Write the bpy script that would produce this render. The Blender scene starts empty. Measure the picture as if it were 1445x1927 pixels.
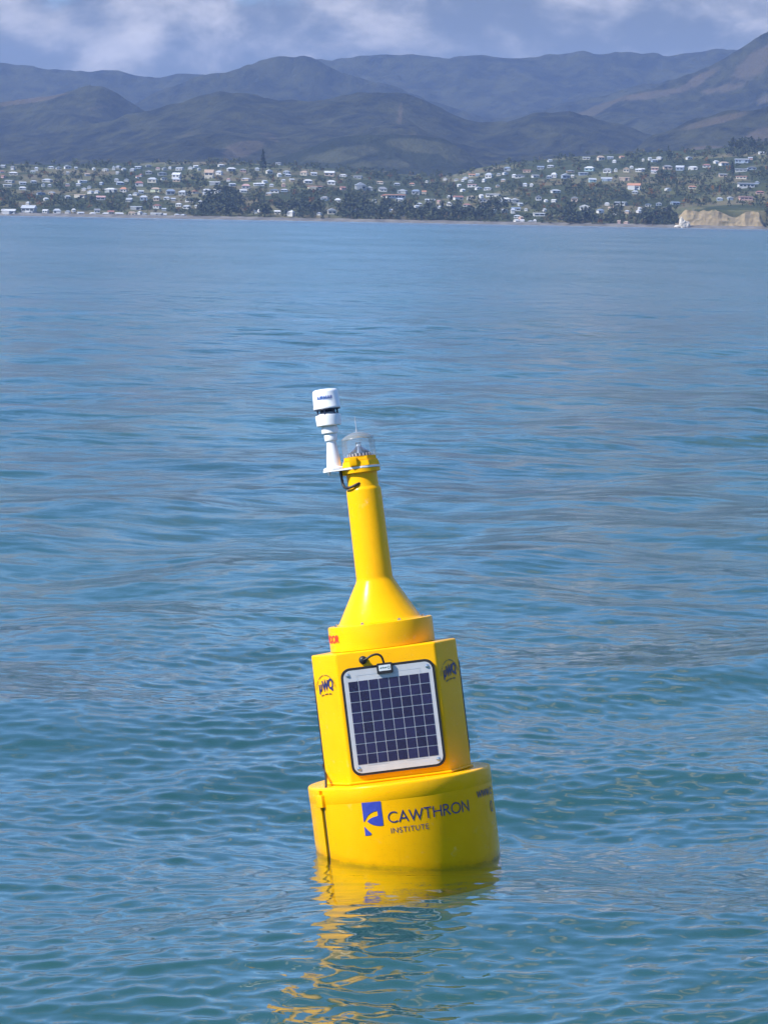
import bpy, bmesh, math, random
import numpy as np
from mathutils import Vector, Matrix

# ------------------------------------------------------------------ scene, camera, sky, sun, exposure
sc = bpy.context.scene
COL = sc.collection
R = math.radians
FPX, IW, IH = 5300.0, 1445.0, 1927.0          # focal length and frame of the photograph, in its pixels
CAM_H, PITCH, ROLL = 2.6, math.atan(550.0 / FPX), R(1.04)

F_ = Vector((0, math.cos(PITCH), -math.sin(PITCH)))
R0 = Vector((1, 0, 0)); U0 = Vector((0, math.sin(PITCH), math.cos(PITCH)))
CR = R0 * math.cos(ROLL) + U0 * math.sin(ROLL)
CU = U0 * math.cos(ROLL) - R0 * math.sin(ROLL)
cam_d = bpy.data.cameras.new('camera'); cam = bpy.data.objects.new('camera', cam_d); COL.objects.link(cam)
cam.matrix_world = Matrix(((CR.x, CU.x, -F_.x, 0), (CR.y, CU.y, -F_.y, 0), (CR.z, CU.z, -F_.z, CAM_H), (0, 0, 0, 1)))
cam_d.sensor_fit = 'VERTICAL'; cam_d.sensor_height = 24.0; cam_d.lens = FPX / IH * 24.0
cam_d.clip_start = 0.1; cam_d.clip_end = 60000
sc.camera = cam

SUN_AZ, SUN_EL = R(66), R(42)                 # azimuth to the left of straight behind the camera
TO_SUN = Vector((-math.sin(SUN_AZ) * math.cos(SUN_EL), -math.cos(SUN_AZ) * math.cos(SUN_EL), math.sin(SUN_EL)))
sun_d = bpy.data.lights.new('sun', 'SUN'); sun = bpy.data.objects.new('sun', sun_d); COL.objects.link(sun)
sun_d.energy = 5.0; sun_d.angle = R(0.53); sun_d.color = (1.0, 0.95, 0.87)
sun.rotation_euler = (-TO_SUN).to_track_quat('-Z', 'Y').to_euler()
sun.location = (-30, -20, 40)

w = bpy.data.worlds.new('World'); sc.world = w; w.use_nodes = True
nt = w.node_tree; nt.nodes.clear()
def N(t, typ, **kw):
    n = t.nodes.new(typ)
    for k, v in kw.items(): setattr(n, k, v)
    return n
def L(t, a, b): t.links.new(a, b)
def M_(t, op, a, b=None, c=None, clamp=False):
    n = t.nodes.new('ShaderNodeMath'); n.operation = op; n.use_clamp = clamp
    for i, v in enumerate((a, b, c)):
        if v is None: continue
        if isinstance(v, (int, float)): n.inputs[i].default_value = v
        else: t.links.new(v, n.inputs[i])
    return n.outputs[0]
def mixc(t, f, a, b):
    n = t.nodes.new('ShaderNodeMix'); n.data_type = 'RGBA'
    for i, v in ((0, f), (6, a), (7, b)):
        if isinstance(v, (int, float)): n.inputs[i].default_value = v
        elif isinstance(v, tuple): n.inputs[i].default_value = (*v, 1.0) if len(v) == 3 else v
        else: t.links.new(v, n.inputs[i])
    return n.outputs[2]
def smooth(t, x, lo, hi):
    n = t.nodes.new('ShaderNodeMapRange'); n.interpolation_type = 'SMOOTHSTEP'
    t.links.new(x, n.inputs[0]); n.inputs[1].default_value = lo; n.inputs[2].default_value = hi
    return n.outputs[0]
sky = N(nt, 'ShaderNodeTexSky', sky_type='NISHITA', sun_disc=False)
sky.sun_elevation = SUN_EL; sky.sun_rotation = math.atan2(TO_SUN.x, TO_SUN.y)
sky.altitude = 0; sky.air_density = 1.0; sky.dust_density = 0.1; sky.ozone_density = 3.0
tc = N(nt, 'ShaderNodeTexCoord')
sep = N(nt, 'ShaderNodeSeparateXYZ'); L(nt, tc.outputs['Generated'], sep.inputs[0])
zz = M_(nt, 'ADD', M_(nt, 'MAXIMUM', sep.outputs[2], 0.0), 0.60)
cmb = N(nt, 'ShaderNodeCombineXYZ')
L(nt, M_(nt, 'DIVIDE', sep.outputs[0], zz), cmb.inputs[0]); L(nt, M_(nt, 'DIVIDE', sep.outputs[1], zz), cmb.inputs[1])
SKY_OFF = (5.18017, 13.70516, 13.681638)
mp = N(nt, 'ShaderNodeMapping'); L(nt, cmb.outputs[0], mp.inputs[0]); mp.inputs[1].default_value = SKY_OFF
def noise(t, vec, scale, detail=6, rough=0.55, dist=0.0, dim='3D'):
    n = t.nodes.new('ShaderNodeTexNoise'); n.noise_dimensions = dim
    n.inputs['Scale'].default_value = scale; n.inputs['Detail'].default_value = detail
    n.inputs['Roughness'].default_value = rough; n.inputs['Distortion'].default_value = dist
    if vec is not None: t.links.new(vec, n.inputs['Vector'])
    return n
cov = noise(nt, mp.outputs[0], 6.5, 10, 0.55, 0.15).outputs[0]
low = smooth(nt, sep.outputs[2], 0.22, 0.03)                 # more cloud towards the horizon, all the way round
covr = M_(nt, 'ADD', cov, M_(nt, 'MULTIPLY', low, 0.28))
mask = smooth(nt, covr, 0.54, 0.68)
shd = noise(nt, mp.outputs[0], 13.0, 10, 0.56, 0.15).outputs[0]
puff = smooth(nt, shd, 0.44, 0.71)
ccol = mixc(nt, puff, (0.66, 0.62, 0.58), (4.9, 4.4, 4.0))
tint = N(nt, 'ShaderNodeVectorMath', operation='MULTIPLY'); L(nt, sky.outputs[0], tint.inputs[0]); tint.inputs[1].default_value = (0.70, 0.91, 1.16)
ccol = mixc(nt, M_(nt, 'MULTIPLY', smooth(nt, sep.outputs[2], 0.16, 0.02), 0.18), ccol, (0.95, 1.0, 1.12))     # distant clouds pale into the air
skyc = mixc(nt, M_(nt, 'MULTIPLY', mask, 0.93), tint.outputs[0], ccol)
bg = N(nt, 'ShaderNodeBackground'); bg.inputs[1].default_value = 0.15
L(nt, skyc, bg.inputs[0])
wo = N(nt, 'ShaderNodeOutputWorld'); L(nt, bg.outputs[0], wo.inputs[0])

sc.view_settings.view_transform = 'Standard'; sc.view_settings.look = 'None'
sc.view_settings.exposure = 0.53; sc.view_settings.gamma = 1.0; sc.view_settings.use_curve_mapping = False
sc.render.engine = 'CYCLES'
sc.cycles.max_bounces = 7; sc.cycles.glossy_bounces = 4; sc.cycles.diffuse_bounces = 3
sc.cycles.transparent_max_bounces = 12; sc.cycles.volume_bounces = 0
sc.cycles.caustics_reflective = False; sc.cycles.caustics_refractive = False
sc.cycles.use_denoising = True
sc.cycles.use_adaptive_sampling = True; sc.cycles.adaptive_threshold = 0.022; sc.cycles.adaptive_min_samples = 24

# ------------------------------------------------------------------ helpers
rng = np.random.default_rng(11); rnd = random.Random(5)
def ray(px, py):
    """direction (per metre of Y) of the sight line through a point of the photograph"""
    d = F_ + CR * ((px - IW / 2) / FPX) + CU * ((IH / 2 - py) / FPX)
    return d.x / d.y, d.z / d.y
def at(px, py, Y):
    a, b = ray(px, py); return Vector((a * Y, Y, CAM_H + b * Y))
_tab = np.random.default_rng(3).random((8, 256, 256)).astype(np.float32)
def vnoise(x, y, s=0):
    t = _tab[s % 8]
    xi = np.floor(x).astype(np.int64); yi = np.floor(y).astype(np.int64)
    fx = (x - xi); fy = (y - yi); fx = fx * fx * fx * (fx * (fx * 6 - 15) + 10); fy = fy * fy * fy * (fy * (fy * 6 - 15) + 10)
    x0 = xi & 255; x1 = (xi + 1) & 255; y0 = yi & 255; y1 = (yi + 1) & 255
    return (t[x0, y0] * (1 - fx) + t[x1, y0] * fx) * (1 - fy) + (t[x0, y1] * (1 - fx) + t[x1, y1] * fx) * fy
def fbm(x, y, o=5, s=0, g=0.5):
    a, tot, r = 1.0, 0.0, 0
    for i in range(o):
        r = r + a * vnoise(x * 2 ** i + 17.3 * i, y * 2 ** i - 9.1 * i, s + i); tot += a; a *= g
    return r / tot
def ridged(x, y, o=5, s=0):
    a, tot, r = 1.0, 0.0, 0
    for i in range(o):
        r = r + a * (1 - np.abs(2 * vnoise(x * 2 ** i + 5.7 * i, y * 2 ** i + 3.3 * i, s + i) - 1)); tot += a; a *= 0.5
    return r / tot

def link(o, parent=None):
    COL.objects.link(o)
    if parent is not None: o.parent = parent
    return o
def tag(o, label=None, cat=None, group=None, kind=None):
    if label: o['label'] = label
    if cat: o['category'] = cat
    if group: o['group'] = group
    if kind: o['kind'] = kind
    return o
def empty(name, loc=(0, 0, 0), parent=None, rot=None):
    o = bpy.data.objects.new(name, None); link(o, parent); o.location = loc
    o.empty_display_size = 0.1
    if rot is not None: o.rotation_euler = rot
    return o
def mesh_obj(name, me, mat=None, parent=None, loc=None):
    o = bpy.data.objects.new(name, me); link(o, parent)
    if mat is not None and not me.materials: me.materials.append(mat)
    if loc is not None: o.location = loc
    return o
def from_bm(name, bm, mat, parent=None, smooth_deg=None, loc=None):
    bmesh.ops.recalc_face_normals(bm, faces=bm.faces[:])
    me = bpy.data.meshes.new(name); bm.to_mesh(me); bm.free()
    if smooth_deg:
        me.shade_smooth(); me.set_sharp_from_angle(angle=R(smooth_deg))
    return mesh_obj(name, me, mat, parent, loc)
def np_mesh(name, verts, faces, mat, smooth_=True):
    """verts (n,3), faces (m,4) or (m,3)"""
    me = bpy.data.meshes.new(name)
    verts = np.ascontiguousarray(verts, np.float32); faces = np.ascontiguousarray(faces, np.int32)
    m, k = faces.shape
    me.vertices.add(len(verts)); me.vertices.foreach_set('co', verts.ravel())
    me.loops.add(m * k); me.loops.foreach_set('vertex_index', faces.ravel())
    me.polygons.add(m); me.polygons.foreach_set('loop_start', np.arange(0, m * k, k, dtype=np.int32))
    me.polygons.foreach_set('use_smooth', np.full(m, smooth_, bool))
    me.update(calc_edges=True); me.validate()
    if mat is not None: me.materials.append(mat)
    return me
def grid_faces(nr, nc, wrap=False):
    i = np.arange(nr - 1)[:, None]; j = np.arange(nc if wrap else nc - 1)[None, :]
    j2 = (j + 1) % nc
    a = i * nc + j; b = i * nc + j2; c = (i + 1) * nc + j2; d = (i + 1) * nc + j
    return np.stack([a, b, c, d], -1).reshape(-1, 4)
def attr(me, name, vals, typ='FLOAT'):
    at_ = me.attributes.new(name, typ, 'POINT')
    at_.data.foreach_set('value' if typ == 'FLOAT' else 'color', np.ascontiguousarray(vals, np.float32).ravel())

def mat_new(name):
    m = bpy.data.materials.new(name); m.use_nodes = True
    return m, m.node_tree, m.node_tree.nodes['Principled BSDF']
def plain(name, col, rough=0.5, metal=0.0, var=0.06, scale=14.0, bump=0.0, bscale=60.0, spec=0.5, coat=0.0):
    """a painted / moulded surface with a little mottling and relief"""
    m, t, b = mat_new(name)
    c = N(t, 'ShaderNodeTexCoord')
    n1 = noise(t, c.outputs['Object'], scale, 5, 0.6)
    f = smooth(t, n1.outputs[0], 0.3, 0.7)
    L(t, mixc(t, f, tuple(x * (1 - var) for x in col), tuple(min(1, x * (1 + var)) for x in col)), b.inputs['Base Color'])
    b.inputs['Roughness'].default_value = rough; b.inputs['Metallic'].default_value = metal
    b.inputs['Specular IOR Level'].default_value = spec
    if coat: b.inputs['Coat Weight'].default_value = coat; b.inputs['Coat Roughness'].default_value = 0.15
    if bump:
        n2 = noise(t, c.outputs['Object'], bscale, 3, 0.6)
        bp = N(t, 'ShaderNodeBump'); bp.inputs['Strength'].default_value = bump; bp.inputs['Distance'].default_value = 0.002
        L(t, n2.outputs[0], bp.inputs['Height']); L(t, bp.outputs[0], b.inputs['Normal'])
    return m

# ------------------------------------------------------------------ water
SHORE_Y = 2600.0
BUOY_PX = (768.0, 1602.0)
a_, b_ = ray(*BUOY_PX); by = -CAM_H / b_
BUOY = Vector((a_ * by, by, 0.0))
PXM = FPX / (by * math.cos(PITCH) + CAM_H * math.sin(PITCH))   # photo pixels per metre at the buoy

def build_water():
    nr = 1120
    inv = np.linspace(1 / 7.0, 1 / 2720.0, nr)
    d = 1 / inv
    dr = np.gradient(d)
    th = np.concatenate([np.radians(np.linspace(-180, -30, 31)[:-1]), np.radians(np.linspace(-30, -11, 40)[:-1]),
                         np.radians(np.linspace(-11, 11, 640)), np.radians(np.linspace(11, 30, 40)[1:]), np.radians(np.linspace(30, 180, 31)[1:-1])])
    nc = len(th); dth = np.gradient(th)
    X = (d[:, None] * np.sin(th)[None]).astype(np.float32); Y = (d[:, None] * np.cos(th)[None]).astype(np.float32)
    sp = np.maximum(dr[:, None] * np.abs(np.cos(th))[None] ** 0.5, d[:, None] * np.abs(dth)[None])       # mesh spacing
    H = np.zeros_like(X); DX = np.zeros_like(X); DY = np.zeros_like(X)
    lost = np.zeros_like(X)
    gust = (0.35 + 1.3 * np.clip((fbm(X / 3.1 + 40, Y / 4.5 + 11, 3, 2) - 0.28) / 0.44, 0, 1)).astype(np.float32)
    rb = np.sqrt(((X - BUOY.x) / 0.8) ** 2 + ((Y - BUOY.y + 0.9) / 1.7) ** 2)
    calm = (1 - 0.72 * np.exp(-rb ** 2 / 1.1)).astype(np.float32)          # the hull damps the chop around it
    gust *= calm
    rg = np.random.default_rng(21)
    nK = 170
    lam = np.exp(np.linspace(math.log(0.055), math.log(7.5), nK)) * (1 + 0.03 * rg.standard_normal(nK))
    # share of the mean square slope per unit of log wavelength
    dens = 0.55 * np.exp(-((np.log(lam) - math.log(2.6)) / 0.6) ** 2) + 0.20 * np.exp(-((np.log(lam) - math.log(0.6)) / 0.6) ** 2) \
         + 1.15 * np.exp(-((np.log(lam) - math.log(0.125)) / 0.55) ** 2)
    MSS = 0.0115
    ms = dens / dens.sum() * MSS
    mean_dir = math.atan2(-1.0, 0.42)
    for i in range(nK):
        k = 2 * math.pi / lam[i]; s = math.sqrt(2 * ms[i]); A = s / k
        spread = 0.55 if lam[i] > 1.0 else 0.85
        a = mean_dir + spread * rg.standard_normal()
        kx, ky = k * math.cos(a), k * math.sin(a); ph = rg.uniform(0, 2 * math.pi)
        wgt = np.clip((lam[i] / sp - 2.2) / 2.2, 0, 1)
        lost += ms[i] * (1 - wgt * wgt)
        rows = np.where(wgt.max(axis=1) > 0)[0]
        if not len(rows): continue
        r1 = rows.max() + 1
        wg = wgt[:r1].astype(np.float32)
        if lam[i] < 0.8: wg = wg * gust[:r1]
        elif lam[i] < 2.0: wg = wg * calm[:r1]
        p = (kx * X[:r1] + ky * Y[:r1] + ph).astype(np.float32)
        c_, s_ = np.cos(p), np.sin(p)
        H[:r1] += A * wg * c_
        q = 0.75 * A
        DX[:r1] -= q * math.cos(a) * wg * s_; DY[:r1] -= q * math.sin(a) * wg * s_
    # small rings where the hull works up and down
    rr = np.sqrt((X - BUOY.x) ** 2 + (Y - BUOY.y) ** 2)
    H += 0.0045 * np.cos(2 * math.pi * rr / 0.21 + 1.5) * np.exp(-np.maximum(rr - 0.37, 0) / 0.5) * np.clip((rr - 0.2) / 0.17, 0, 1)
    # one low swell passing under the buoy
    H += 0.048 * np.cos(2 * math.pi * (Y - 9.35 + 0.22 * X) / 5.0) * np.exp(-((Y - 10.6) / 3.2) ** 2) * np.exp(-(X / 5.0) ** 2)
    near = rr < 0.55
    H -= H[near].mean()
    V = np.stack([X + DX, Y + DY, H], -1).reshape(-1, 3)
    Fc = grid_faces(nr, nc, True)
    c0 = len(V)
    V = np.vstack([V, [[0, 0, 0]]])
    m, t, b = mat_new('sea_water')
    me = np_mesh('water', V, Fc, m)
    # close the middle under the boat
    bmw = None
    attr(me, 'fine', np.concatenate([np.sqrt(lost).ravel() * (0.6 + 0.4 * 1), [0.0]]))
    # material: a murky green body under a mirror-like surface
    g = N(t, 'ShaderNodeNewGeometry'); at_ = N(t, 'ShaderNodeAttribute', attribute_name='fine')
    def slope(sx, sy, detail, off):
        mpn = N(t, 'ShaderNodeMapping'); L(t, g.outputs['Position'], mpn.inputs[0])
        mpn.inputs[3].default_value = (sx, sy, 1); mpn.inputs[1].default_value = off; mpn.inputs[2].default_value = (0, 0, R(-12))
        nn = noise(t, mpn.outputs[0], 1.0, detail, 0.62)
        v = N(t, 'ShaderNodeVectorMath', operation='SUBTRACT'); L(t, nn.outputs['Color'], v.inputs[0]); v.inputs[1].default_value = (0.5, 0.5, 0.5)
        return v.outputs[0]
    def scl(v, s):
        n = N(t, 'ShaderNodeVectorMath', operation='SCALE'); L(t, v, n.inputs[0])
        if isinstance(s, (int, float)): n.inputs[3].default_value = s
        else: L(t, s, n.inputs[3])
        return n.outputs[0]
    def addv(a, c):
        n = N(t, 'ShaderNodeVectorMath', operation='ADD'); L(t, a, n.inputs[0]); L(t, c, n.inputs[1]); return n.outputs[0]
    far = addv(scl(slope(1.5, 3.4, 5, (3, 8, 0)), 8.5), scl(slope(0.16, 0.42, 4, (30, 18, 0)), 3.0))
    gusts = noise(t, None, 1.0, 7, 0.62)
    mg = N(t, 'ShaderNodeMapping'); L(t, g.outputs['Position'], mg.inputs[0]); mg.inputs[3].default_value = (0.05, 0.022, 1)
    L(t, mg.outputs[0], gusts.inputs['Vector'])
    gamp = M_(t, 'ADD', M_(t, 'MULTIPLY', smooth(t, gusts.outputs[0], 0.36, 0.64), 0.8), 0.7)
    mg2 = N(t, 'ShaderNodeMapping'); L(t, g.outputs['Position'], mg2.inputs[0]); mg2.inputs[3].default_value = (0.009, 0.0022, 1)
    gust2 = noise(t, mg2.outputs[0], 1.0, 6, 0.6)
    gamp = M_(t, 'MULTIPLY', gamp, M_(t, 'ADD', M_(t, 'MULTIPLY', smooth(t, gust2.outputs[0], 0.36, 0.64), 0.6), 0.75))
    far = scl(far, M_(t, 'MULTIPLY', at_.outputs['Fac'], gamp))
    fine = scl(slope(7, 36, 4, (1, 2, 0)), 0.15)
    tot = addv(far, fine)
    fl = N(t, 'ShaderNodeVectorMath', operation='MULTIPLY'); L(t, tot, fl.inputs[0]); fl.inputs[1].default_value = (0.8, 1.0, 0.0)
    nm = N(t, 'ShaderNodeVectorMath', operation='NORMALIZE'); L(t, addv(g.outputs['Normal'], fl.outputs[0]), nm.inputs[0])
    # a mirror-like surface that shows the green of the added plane below where it faces the viewer
    t.nodes.remove(b)
    out = [n for n in t.nodes if n.type == 'OUTPUT_MATERIAL'][0]
    dt = N(t, 'ShaderNodeVectorMath', operation='DOT_PRODUCT'); L(t, g.outputs['Incoming'], dt.inputs[0]); L(t, nm.outputs[0], dt.inputs[1])
    fr = M_(t, 'ADD', M_(t, 'MULTIPLY', M_(t, 'POWER', M_(t, 'SUBTRACT', 1.0, M_(t, 'ABSOLUTE', dt.outputs['Value']), clamp=True), 4.4), M_(t, 'SUBTRACT', 0.965, M_(t, 'MULTIPLY', at_.outputs['Fac'], 3.1))), 0.035)   # Schlick, the same from both sides
    gl = N(t, 'ShaderNodeBsdfGlossy'); gl.inputs[0].default_value = (1, 1, 1, 1); L(t, nm.outputs[0], gl.inputs['Normal'])
    L(t, M_(t, 'ADD', M_(t, 'MULTIPLY', M_(t, 'POWER', at_.outputs['Fac'], 2.0), 15.0), 0.025), gl.inputs['Roughness'])
    tr = N(t, 'ShaderNodeBsdfTransparent'); tr.inputs[0].default_value = (0.80, 0.92, 0.92, 1)
    mx = N(t, 'ShaderNodeMixShader'); L(t, fr, mx.inputs[0]); L(t, tr.outputs[0], mx.inputs[1]); L(t, gl.outputs[0], mx.inputs[2])
    L(t, mx.outputs[0], out.inputs[0])
    # added plane for the water's body colour; its depth hides the buoy's shadow
    m2, t2, b2 = mat_new('water_body_green')
    g2 = N(t2, 'ShaderNodeNewGeometry'); murk = noise(t2, g2.outputs['Position'], 0.12, 4, 0.5)
    L(t2, mixc(t2, smooth(t2, murk.outputs[0], 0.3, 0.7), (0.028, 0.082, 0.084), (0.038, 0.102, 0.096)), b2.inputs['Base Color'])
    b2.inputs['Roughness'].default_value = 1.0; b2.inputs['Specular IOR Level'].default_value = 0.0
    aa = np.linspace(0, 2 * math.pi, 97)[:-1]; rad_ = np.array([0.5, 20, 200, 2740.0])
    SV = np.stack([(rad_[:, None] * np.sin(aa)), (rad_[:, None] * np.cos(aa)), np.full((4, 96), -1.6)], -1).reshape(-1, 3)
    sb = mesh_obj('water_body_plane', np_mesh('water_body_plane', SV, grid_faces(4, 96, True), m2)); tag(sb, 'added plane under the sea surface giving the water its murky green', 'water_body_plane', kind='structure')
    o = mesh_obj('water', me)
    tag(o, 'choppy blue green sea water filling the bay', 'sea', kind='structure')
    return o
build_water()

# ------------------------------------------------------------------ land: hillside of the town, hills, mountains
def cover_mat(name, cols, fine=0.022, mid=0.006, relief=16.0):
    """cols: forest dark, forest light, open dry grass, bare; picked by the vertex attribute 'cover' (0 forest .. 1 open)"""
    m, t, b = mat_new(name)
    g = N(t, 'ShaderNodeNewGeometry'); a = N(t, 'ShaderNodeAttribute', attribute_name='cover')
    n1 = noise(t, g.outputs['Position'], fine, 5, 0.65); n2 = noise(t, g.outputs['Position'], mid, 4, 0.6)
    fr = mixc(t, smooth(t, M_(t, 'ADD', M_(t, 'MULTIPLY', n1.outputs[0], 0.62), M_(t, 'MULTIPLY', n2.outputs[0], 0.38)), 0.38, 0.62), cols[0], cols[1])
    op = mixc(t, smooth(t, n2.outputs[0], 0.35, 0.65), cols[2], cols[3])
    cf = smooth(t, M_(t, 'ADD', a.outputs['Fac'], M_(t, 'MULTIPLY', M_(t, 'SUBTRACT', n1.outputs[0], 0.5), 0.7)), 0.36, 0.66)
    L(t, mixc(t, cf, fr, op), b.inputs['Base Color'])
    b.inputs['Roughness'].default_value = 0.95; b.inputs['Specular IOR Level'].default_value = 0.1
    bp = N(t, 'ShaderNodeBump'); bp.inputs['Strength'].default_value = 0.9; bp.inputs['Distance'].default_value = relief
    L(t, n1.outputs[0], bp.inputs['Height']); L(t, bp.outputs[0], b.inputs['Normal'])
    return m
FOREST = ((0.004, 0.006, 0.004), (0.040, 0.041, 0.017), (0.058, 0.050, 0.028), (0.074, 0.058, 0.036))
M_HILL = cover_mat('hill_cover', FOREST)
M_PADDOCK = cover_mat('paddock_cover', ((0.012, 0.017, 0.010), (0.026, 0.032, 0.017), (0.042, 0.046, 0.024), (0.052, 0.054, 0.032)))
M_TOWN = cover_mat('town_slope_cover', ((0.03, 0.042, 0.02), (0.06, 0.07, 0.03), (0.10, 0.11, 0.05), (0.14, 0.12, 0.07)), 0.05, 0.02, 2.0)

def hill(name, label, pts, D, Wf, mat, seed, lam=900.0, A=0.55, p=1.05, open_=(), tex=6.0, base_open=0.0, ncol=330, nrow=84):
    P = [at(x, y, D) for x, y in pts]
    xs = np.array([q.x for q in P]); zs = np.array([q.z for q in P])
    x0, x1 = xs.min(), xs.max()
    X1 = np.linspace(x0, x1, ncol)
    Zr = np.interp(X1, xs, zs)
    kern = np.hanning(7); kern /= kern.sum()
    Zr = np.convolve(np.pad(Zr, 3, mode='edge'), kern, 'valid')
    Zr = Zr + (fbm(X1 / (lam * 0.25) + seed, X1 * 0 + seed, 5, seed) - 0.5) * 0.045 * zs.max()
    v = np.concatenate([np.linspace(0, 1, nrow) ** 0.9, np.linspace(1, 1.35, 14)[1:]])
    X = np.repeat(X1[None], len(v), 0); V = np.repeat(v[:, None], ncol, 1)
    Y = D - Wf * (1 - V) + (fbm(X / lam + 3, V * 0 + seed, 3, seed + 1) - 0.5) * Wf * 0.25 * (1 - V)
    up = np.clip(V, 0, 1)
    shp = np.where(V <= 1, up ** p, 1 - ((V - 1) / 0.35) ** 1.3 * 0.6)
    sk = (X + 0.55 * (Y - D)) / lam
    rid = ridged(sk + seed * 1.7, (Y - D) / (lam * 2.6) + seed, 5, seed + 2)
    z = Zr[None] * shp * (1 - A * 4.2 * up * (1 - up) ** 0.8 * np.clip(1.05 - rid * 1.25, 0, 1))
    z = z + (fbm(X / 70, Y / 70, 4, seed + 3) - 0.5) * 2.2 * tex * np.clip(up * 4, 0, 1)
    z = z - 6 * (1 - np.clip(up * 12, 0, 1))
    cover = np.clip(base_open + (fbm(X / (lam * 0.5) + 9, Y / (lam * 0.8), 4, seed + 4) - 0.56) * 3.0, 0, 1) * 0.5
    if open_:
        # clearings, given by where the sight lines of the photograph meet the slope
        px = IW / 2 + (X / Y) * FPX; py = 413 + 0.0182 * (px - IW / 2) - (z - CAM_H) / Y * FPX
        nz = (fbm(X / 130, Y / 130, 3, seed + 5) - 0.5) * 1.0
        for (cx, cy, rx, ry, ang, amt) in open_:
            ca, sa = math.cos(R(ang)), math.sin(R(ang))
            u = ((px - cx) * ca + (py - cy) * sa) / rx; q = (-(px - cx) * sa + (py - cy) * ca) / ry
            cover = np.maximum(cover, amt * np.clip(1.6 - np.sqrt(u * u + q * q) * 1.1 + nz, 0, 1))
    me = np_mesh(name, np.stack([X, Y, z], -1).reshape(-1, 3), grid_faces(len(v), ncol), mat)
    attr(me, 'cover', cover.ravel())
    o = mesh_obj(name, me); tag(o, label, 'hill', kind='structure')
    return o

hill('mountains', 'far blue mountain ridge under the clouds', [(-900, 150), (-300, 140), (-80, 128), (0, 122), (60, 124), (100, 131), (170, 136), (240, 136), (290, 142), (330, 139), (370, 143), (430, 138),
     (500, 124), (580, 112), (640, 107), (722, 100), (770, 104), (850, 106), (880, 104), (920, 107), (1000, 107), (1070, 104), (1095, 96), (1130, 94), (1170, 96), (1200, 102), (1300, 97), (1380, 92), (1500, 90), (1900, 120), (2400, 160)],
     8600, 2300, M_HILL, 1, 1500, 0.5, 1.1, tex=14)
hill('hills', 'dark forested hill with a double summit before the mountain ridge', [(-200, 330), (120, 260), (240, 205), (300, 168), (360, 144), (400, 136), (440, 130), (478, 116), (500, 110), (540, 107), (580, 109), (610, 117), (660, 140), (720, 163), (800, 185),
     (860, 205), (930, 222), (1000, 215), (1080, 190), (1160, 172), (1260, 150), (1400, 150), (1700, 200), (2100, 330)],
     7400, 1300, M_HILL, 2, 1000, 0.55, 1.05, tex=12)
hill('hills', 'forested hill with a pale cleared spur at the far left', [(-700, 240), (-300, 215), (-60, 198), (0, 193), (60, 187), (110, 175), (165, 167), (195, 167), (215, 175), (240, 192), (270, 210), (330, 240), (420, 262), (560, 300)],
     6000, 1200, M_HILL, 3, 750, 0.55, 1.0, open_=((50, 190, 75, 6, -9, 0.95), (175, 205, 60, 7, -12, 0.5)), tex=10)
hill('hills', 'tall hill with dry brown spurs rising at the far right', [(760, 320), (900, 270), (1000, 240), (1060, 222), (1120, 196), (1170, 181), (1230, 165), (1280, 147), (1330, 125), (1370, 104), (1400, 84), (1445, 55), (1520, 20), (1700, -20), (2000, 20), (2500, 120)],
     6500, 1400, M_HILL, 4, 800, 0.6, 1.0, open_=((1110, 205, 70, 9, -24, 0.95), (1200, 182, 90, 8, -8, 0.9), (1290, 155, 60, 9, -30, 0.8), (1400, 120, 60, 25, -40, 0.8), (1340, 170, 60, 8, -10, 0.7), (1420, 190, 40, 14, -20, 0.6)), tex=10)
hill('hills', 'wooded middle hills with pine covered ridge behind the town', [(-900, 330), (-300, 285), (-60, 262), (100, 245), (200, 228), (270, 214), (330, 196), (380, 185), (420, 175), (455, 171), (480, 180), (520, 190), (560, 190), (620, 185), (680, 176), (745, 172), (770, 177),
     (800, 190), (850, 210), (880, 222), (915, 231), (960, 226), (1010, 213), (1035, 212), (1090, 222), (1160, 234), (1220, 250), (1265, 275), (1310, 293), (1500, 330), (1900, 360)],
     5400, 1500, M_HILL, 5, 620, 0.6, 0.95, open_=((445, 283, 46, 17, -15, 0.95), (500, 262, 28, 10, 15, 0.55), (738, 212, 6, 26, 4, 0.8), (720, 262, 90, 8, -5, 0.5), (60, 290, 60, 8, 0, 0.4)), tex=10)
hill('hills', 'low dry hill above the town at the right edge', [(1060, 345), (1180, 285), (1230, 252), (1265, 240), (1320, 219), (1380, 206), (1445, 196), (1550, 180), (1800, 190), (2300, 300)],
     4900, 900, M_HILL, 6, 500, 0.5, 0.95, open_=((1330, 228, 80, 10, -14, 0.8), (1300, 285, 60, 12, -4, 0.8), (1420, 260, 60, 18, -10, 0.7)), tex=8)
hill('hills', 'rounded green paddock hill behind the middle of the town', [(300, 345), (420, 325), (500, 303), (560, 285), (620, 264), (680, 256), (740, 250), (800, 257), (840, 264), (868, 280), (895, 303), (925, 330), (980, 360)],
     4300, 560, M_PADDOCK, 7, 330, 0.5, 0.9, open_=((630, 292, 80, 16, -8, 0.9), (770, 275, 70, 14, 6, 0.9), (840, 290, 35, 14, 20, 0.9), (700, 310, 80, 12, 0, 0.6)), tex=5, ncol=260, nrow=60)

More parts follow.
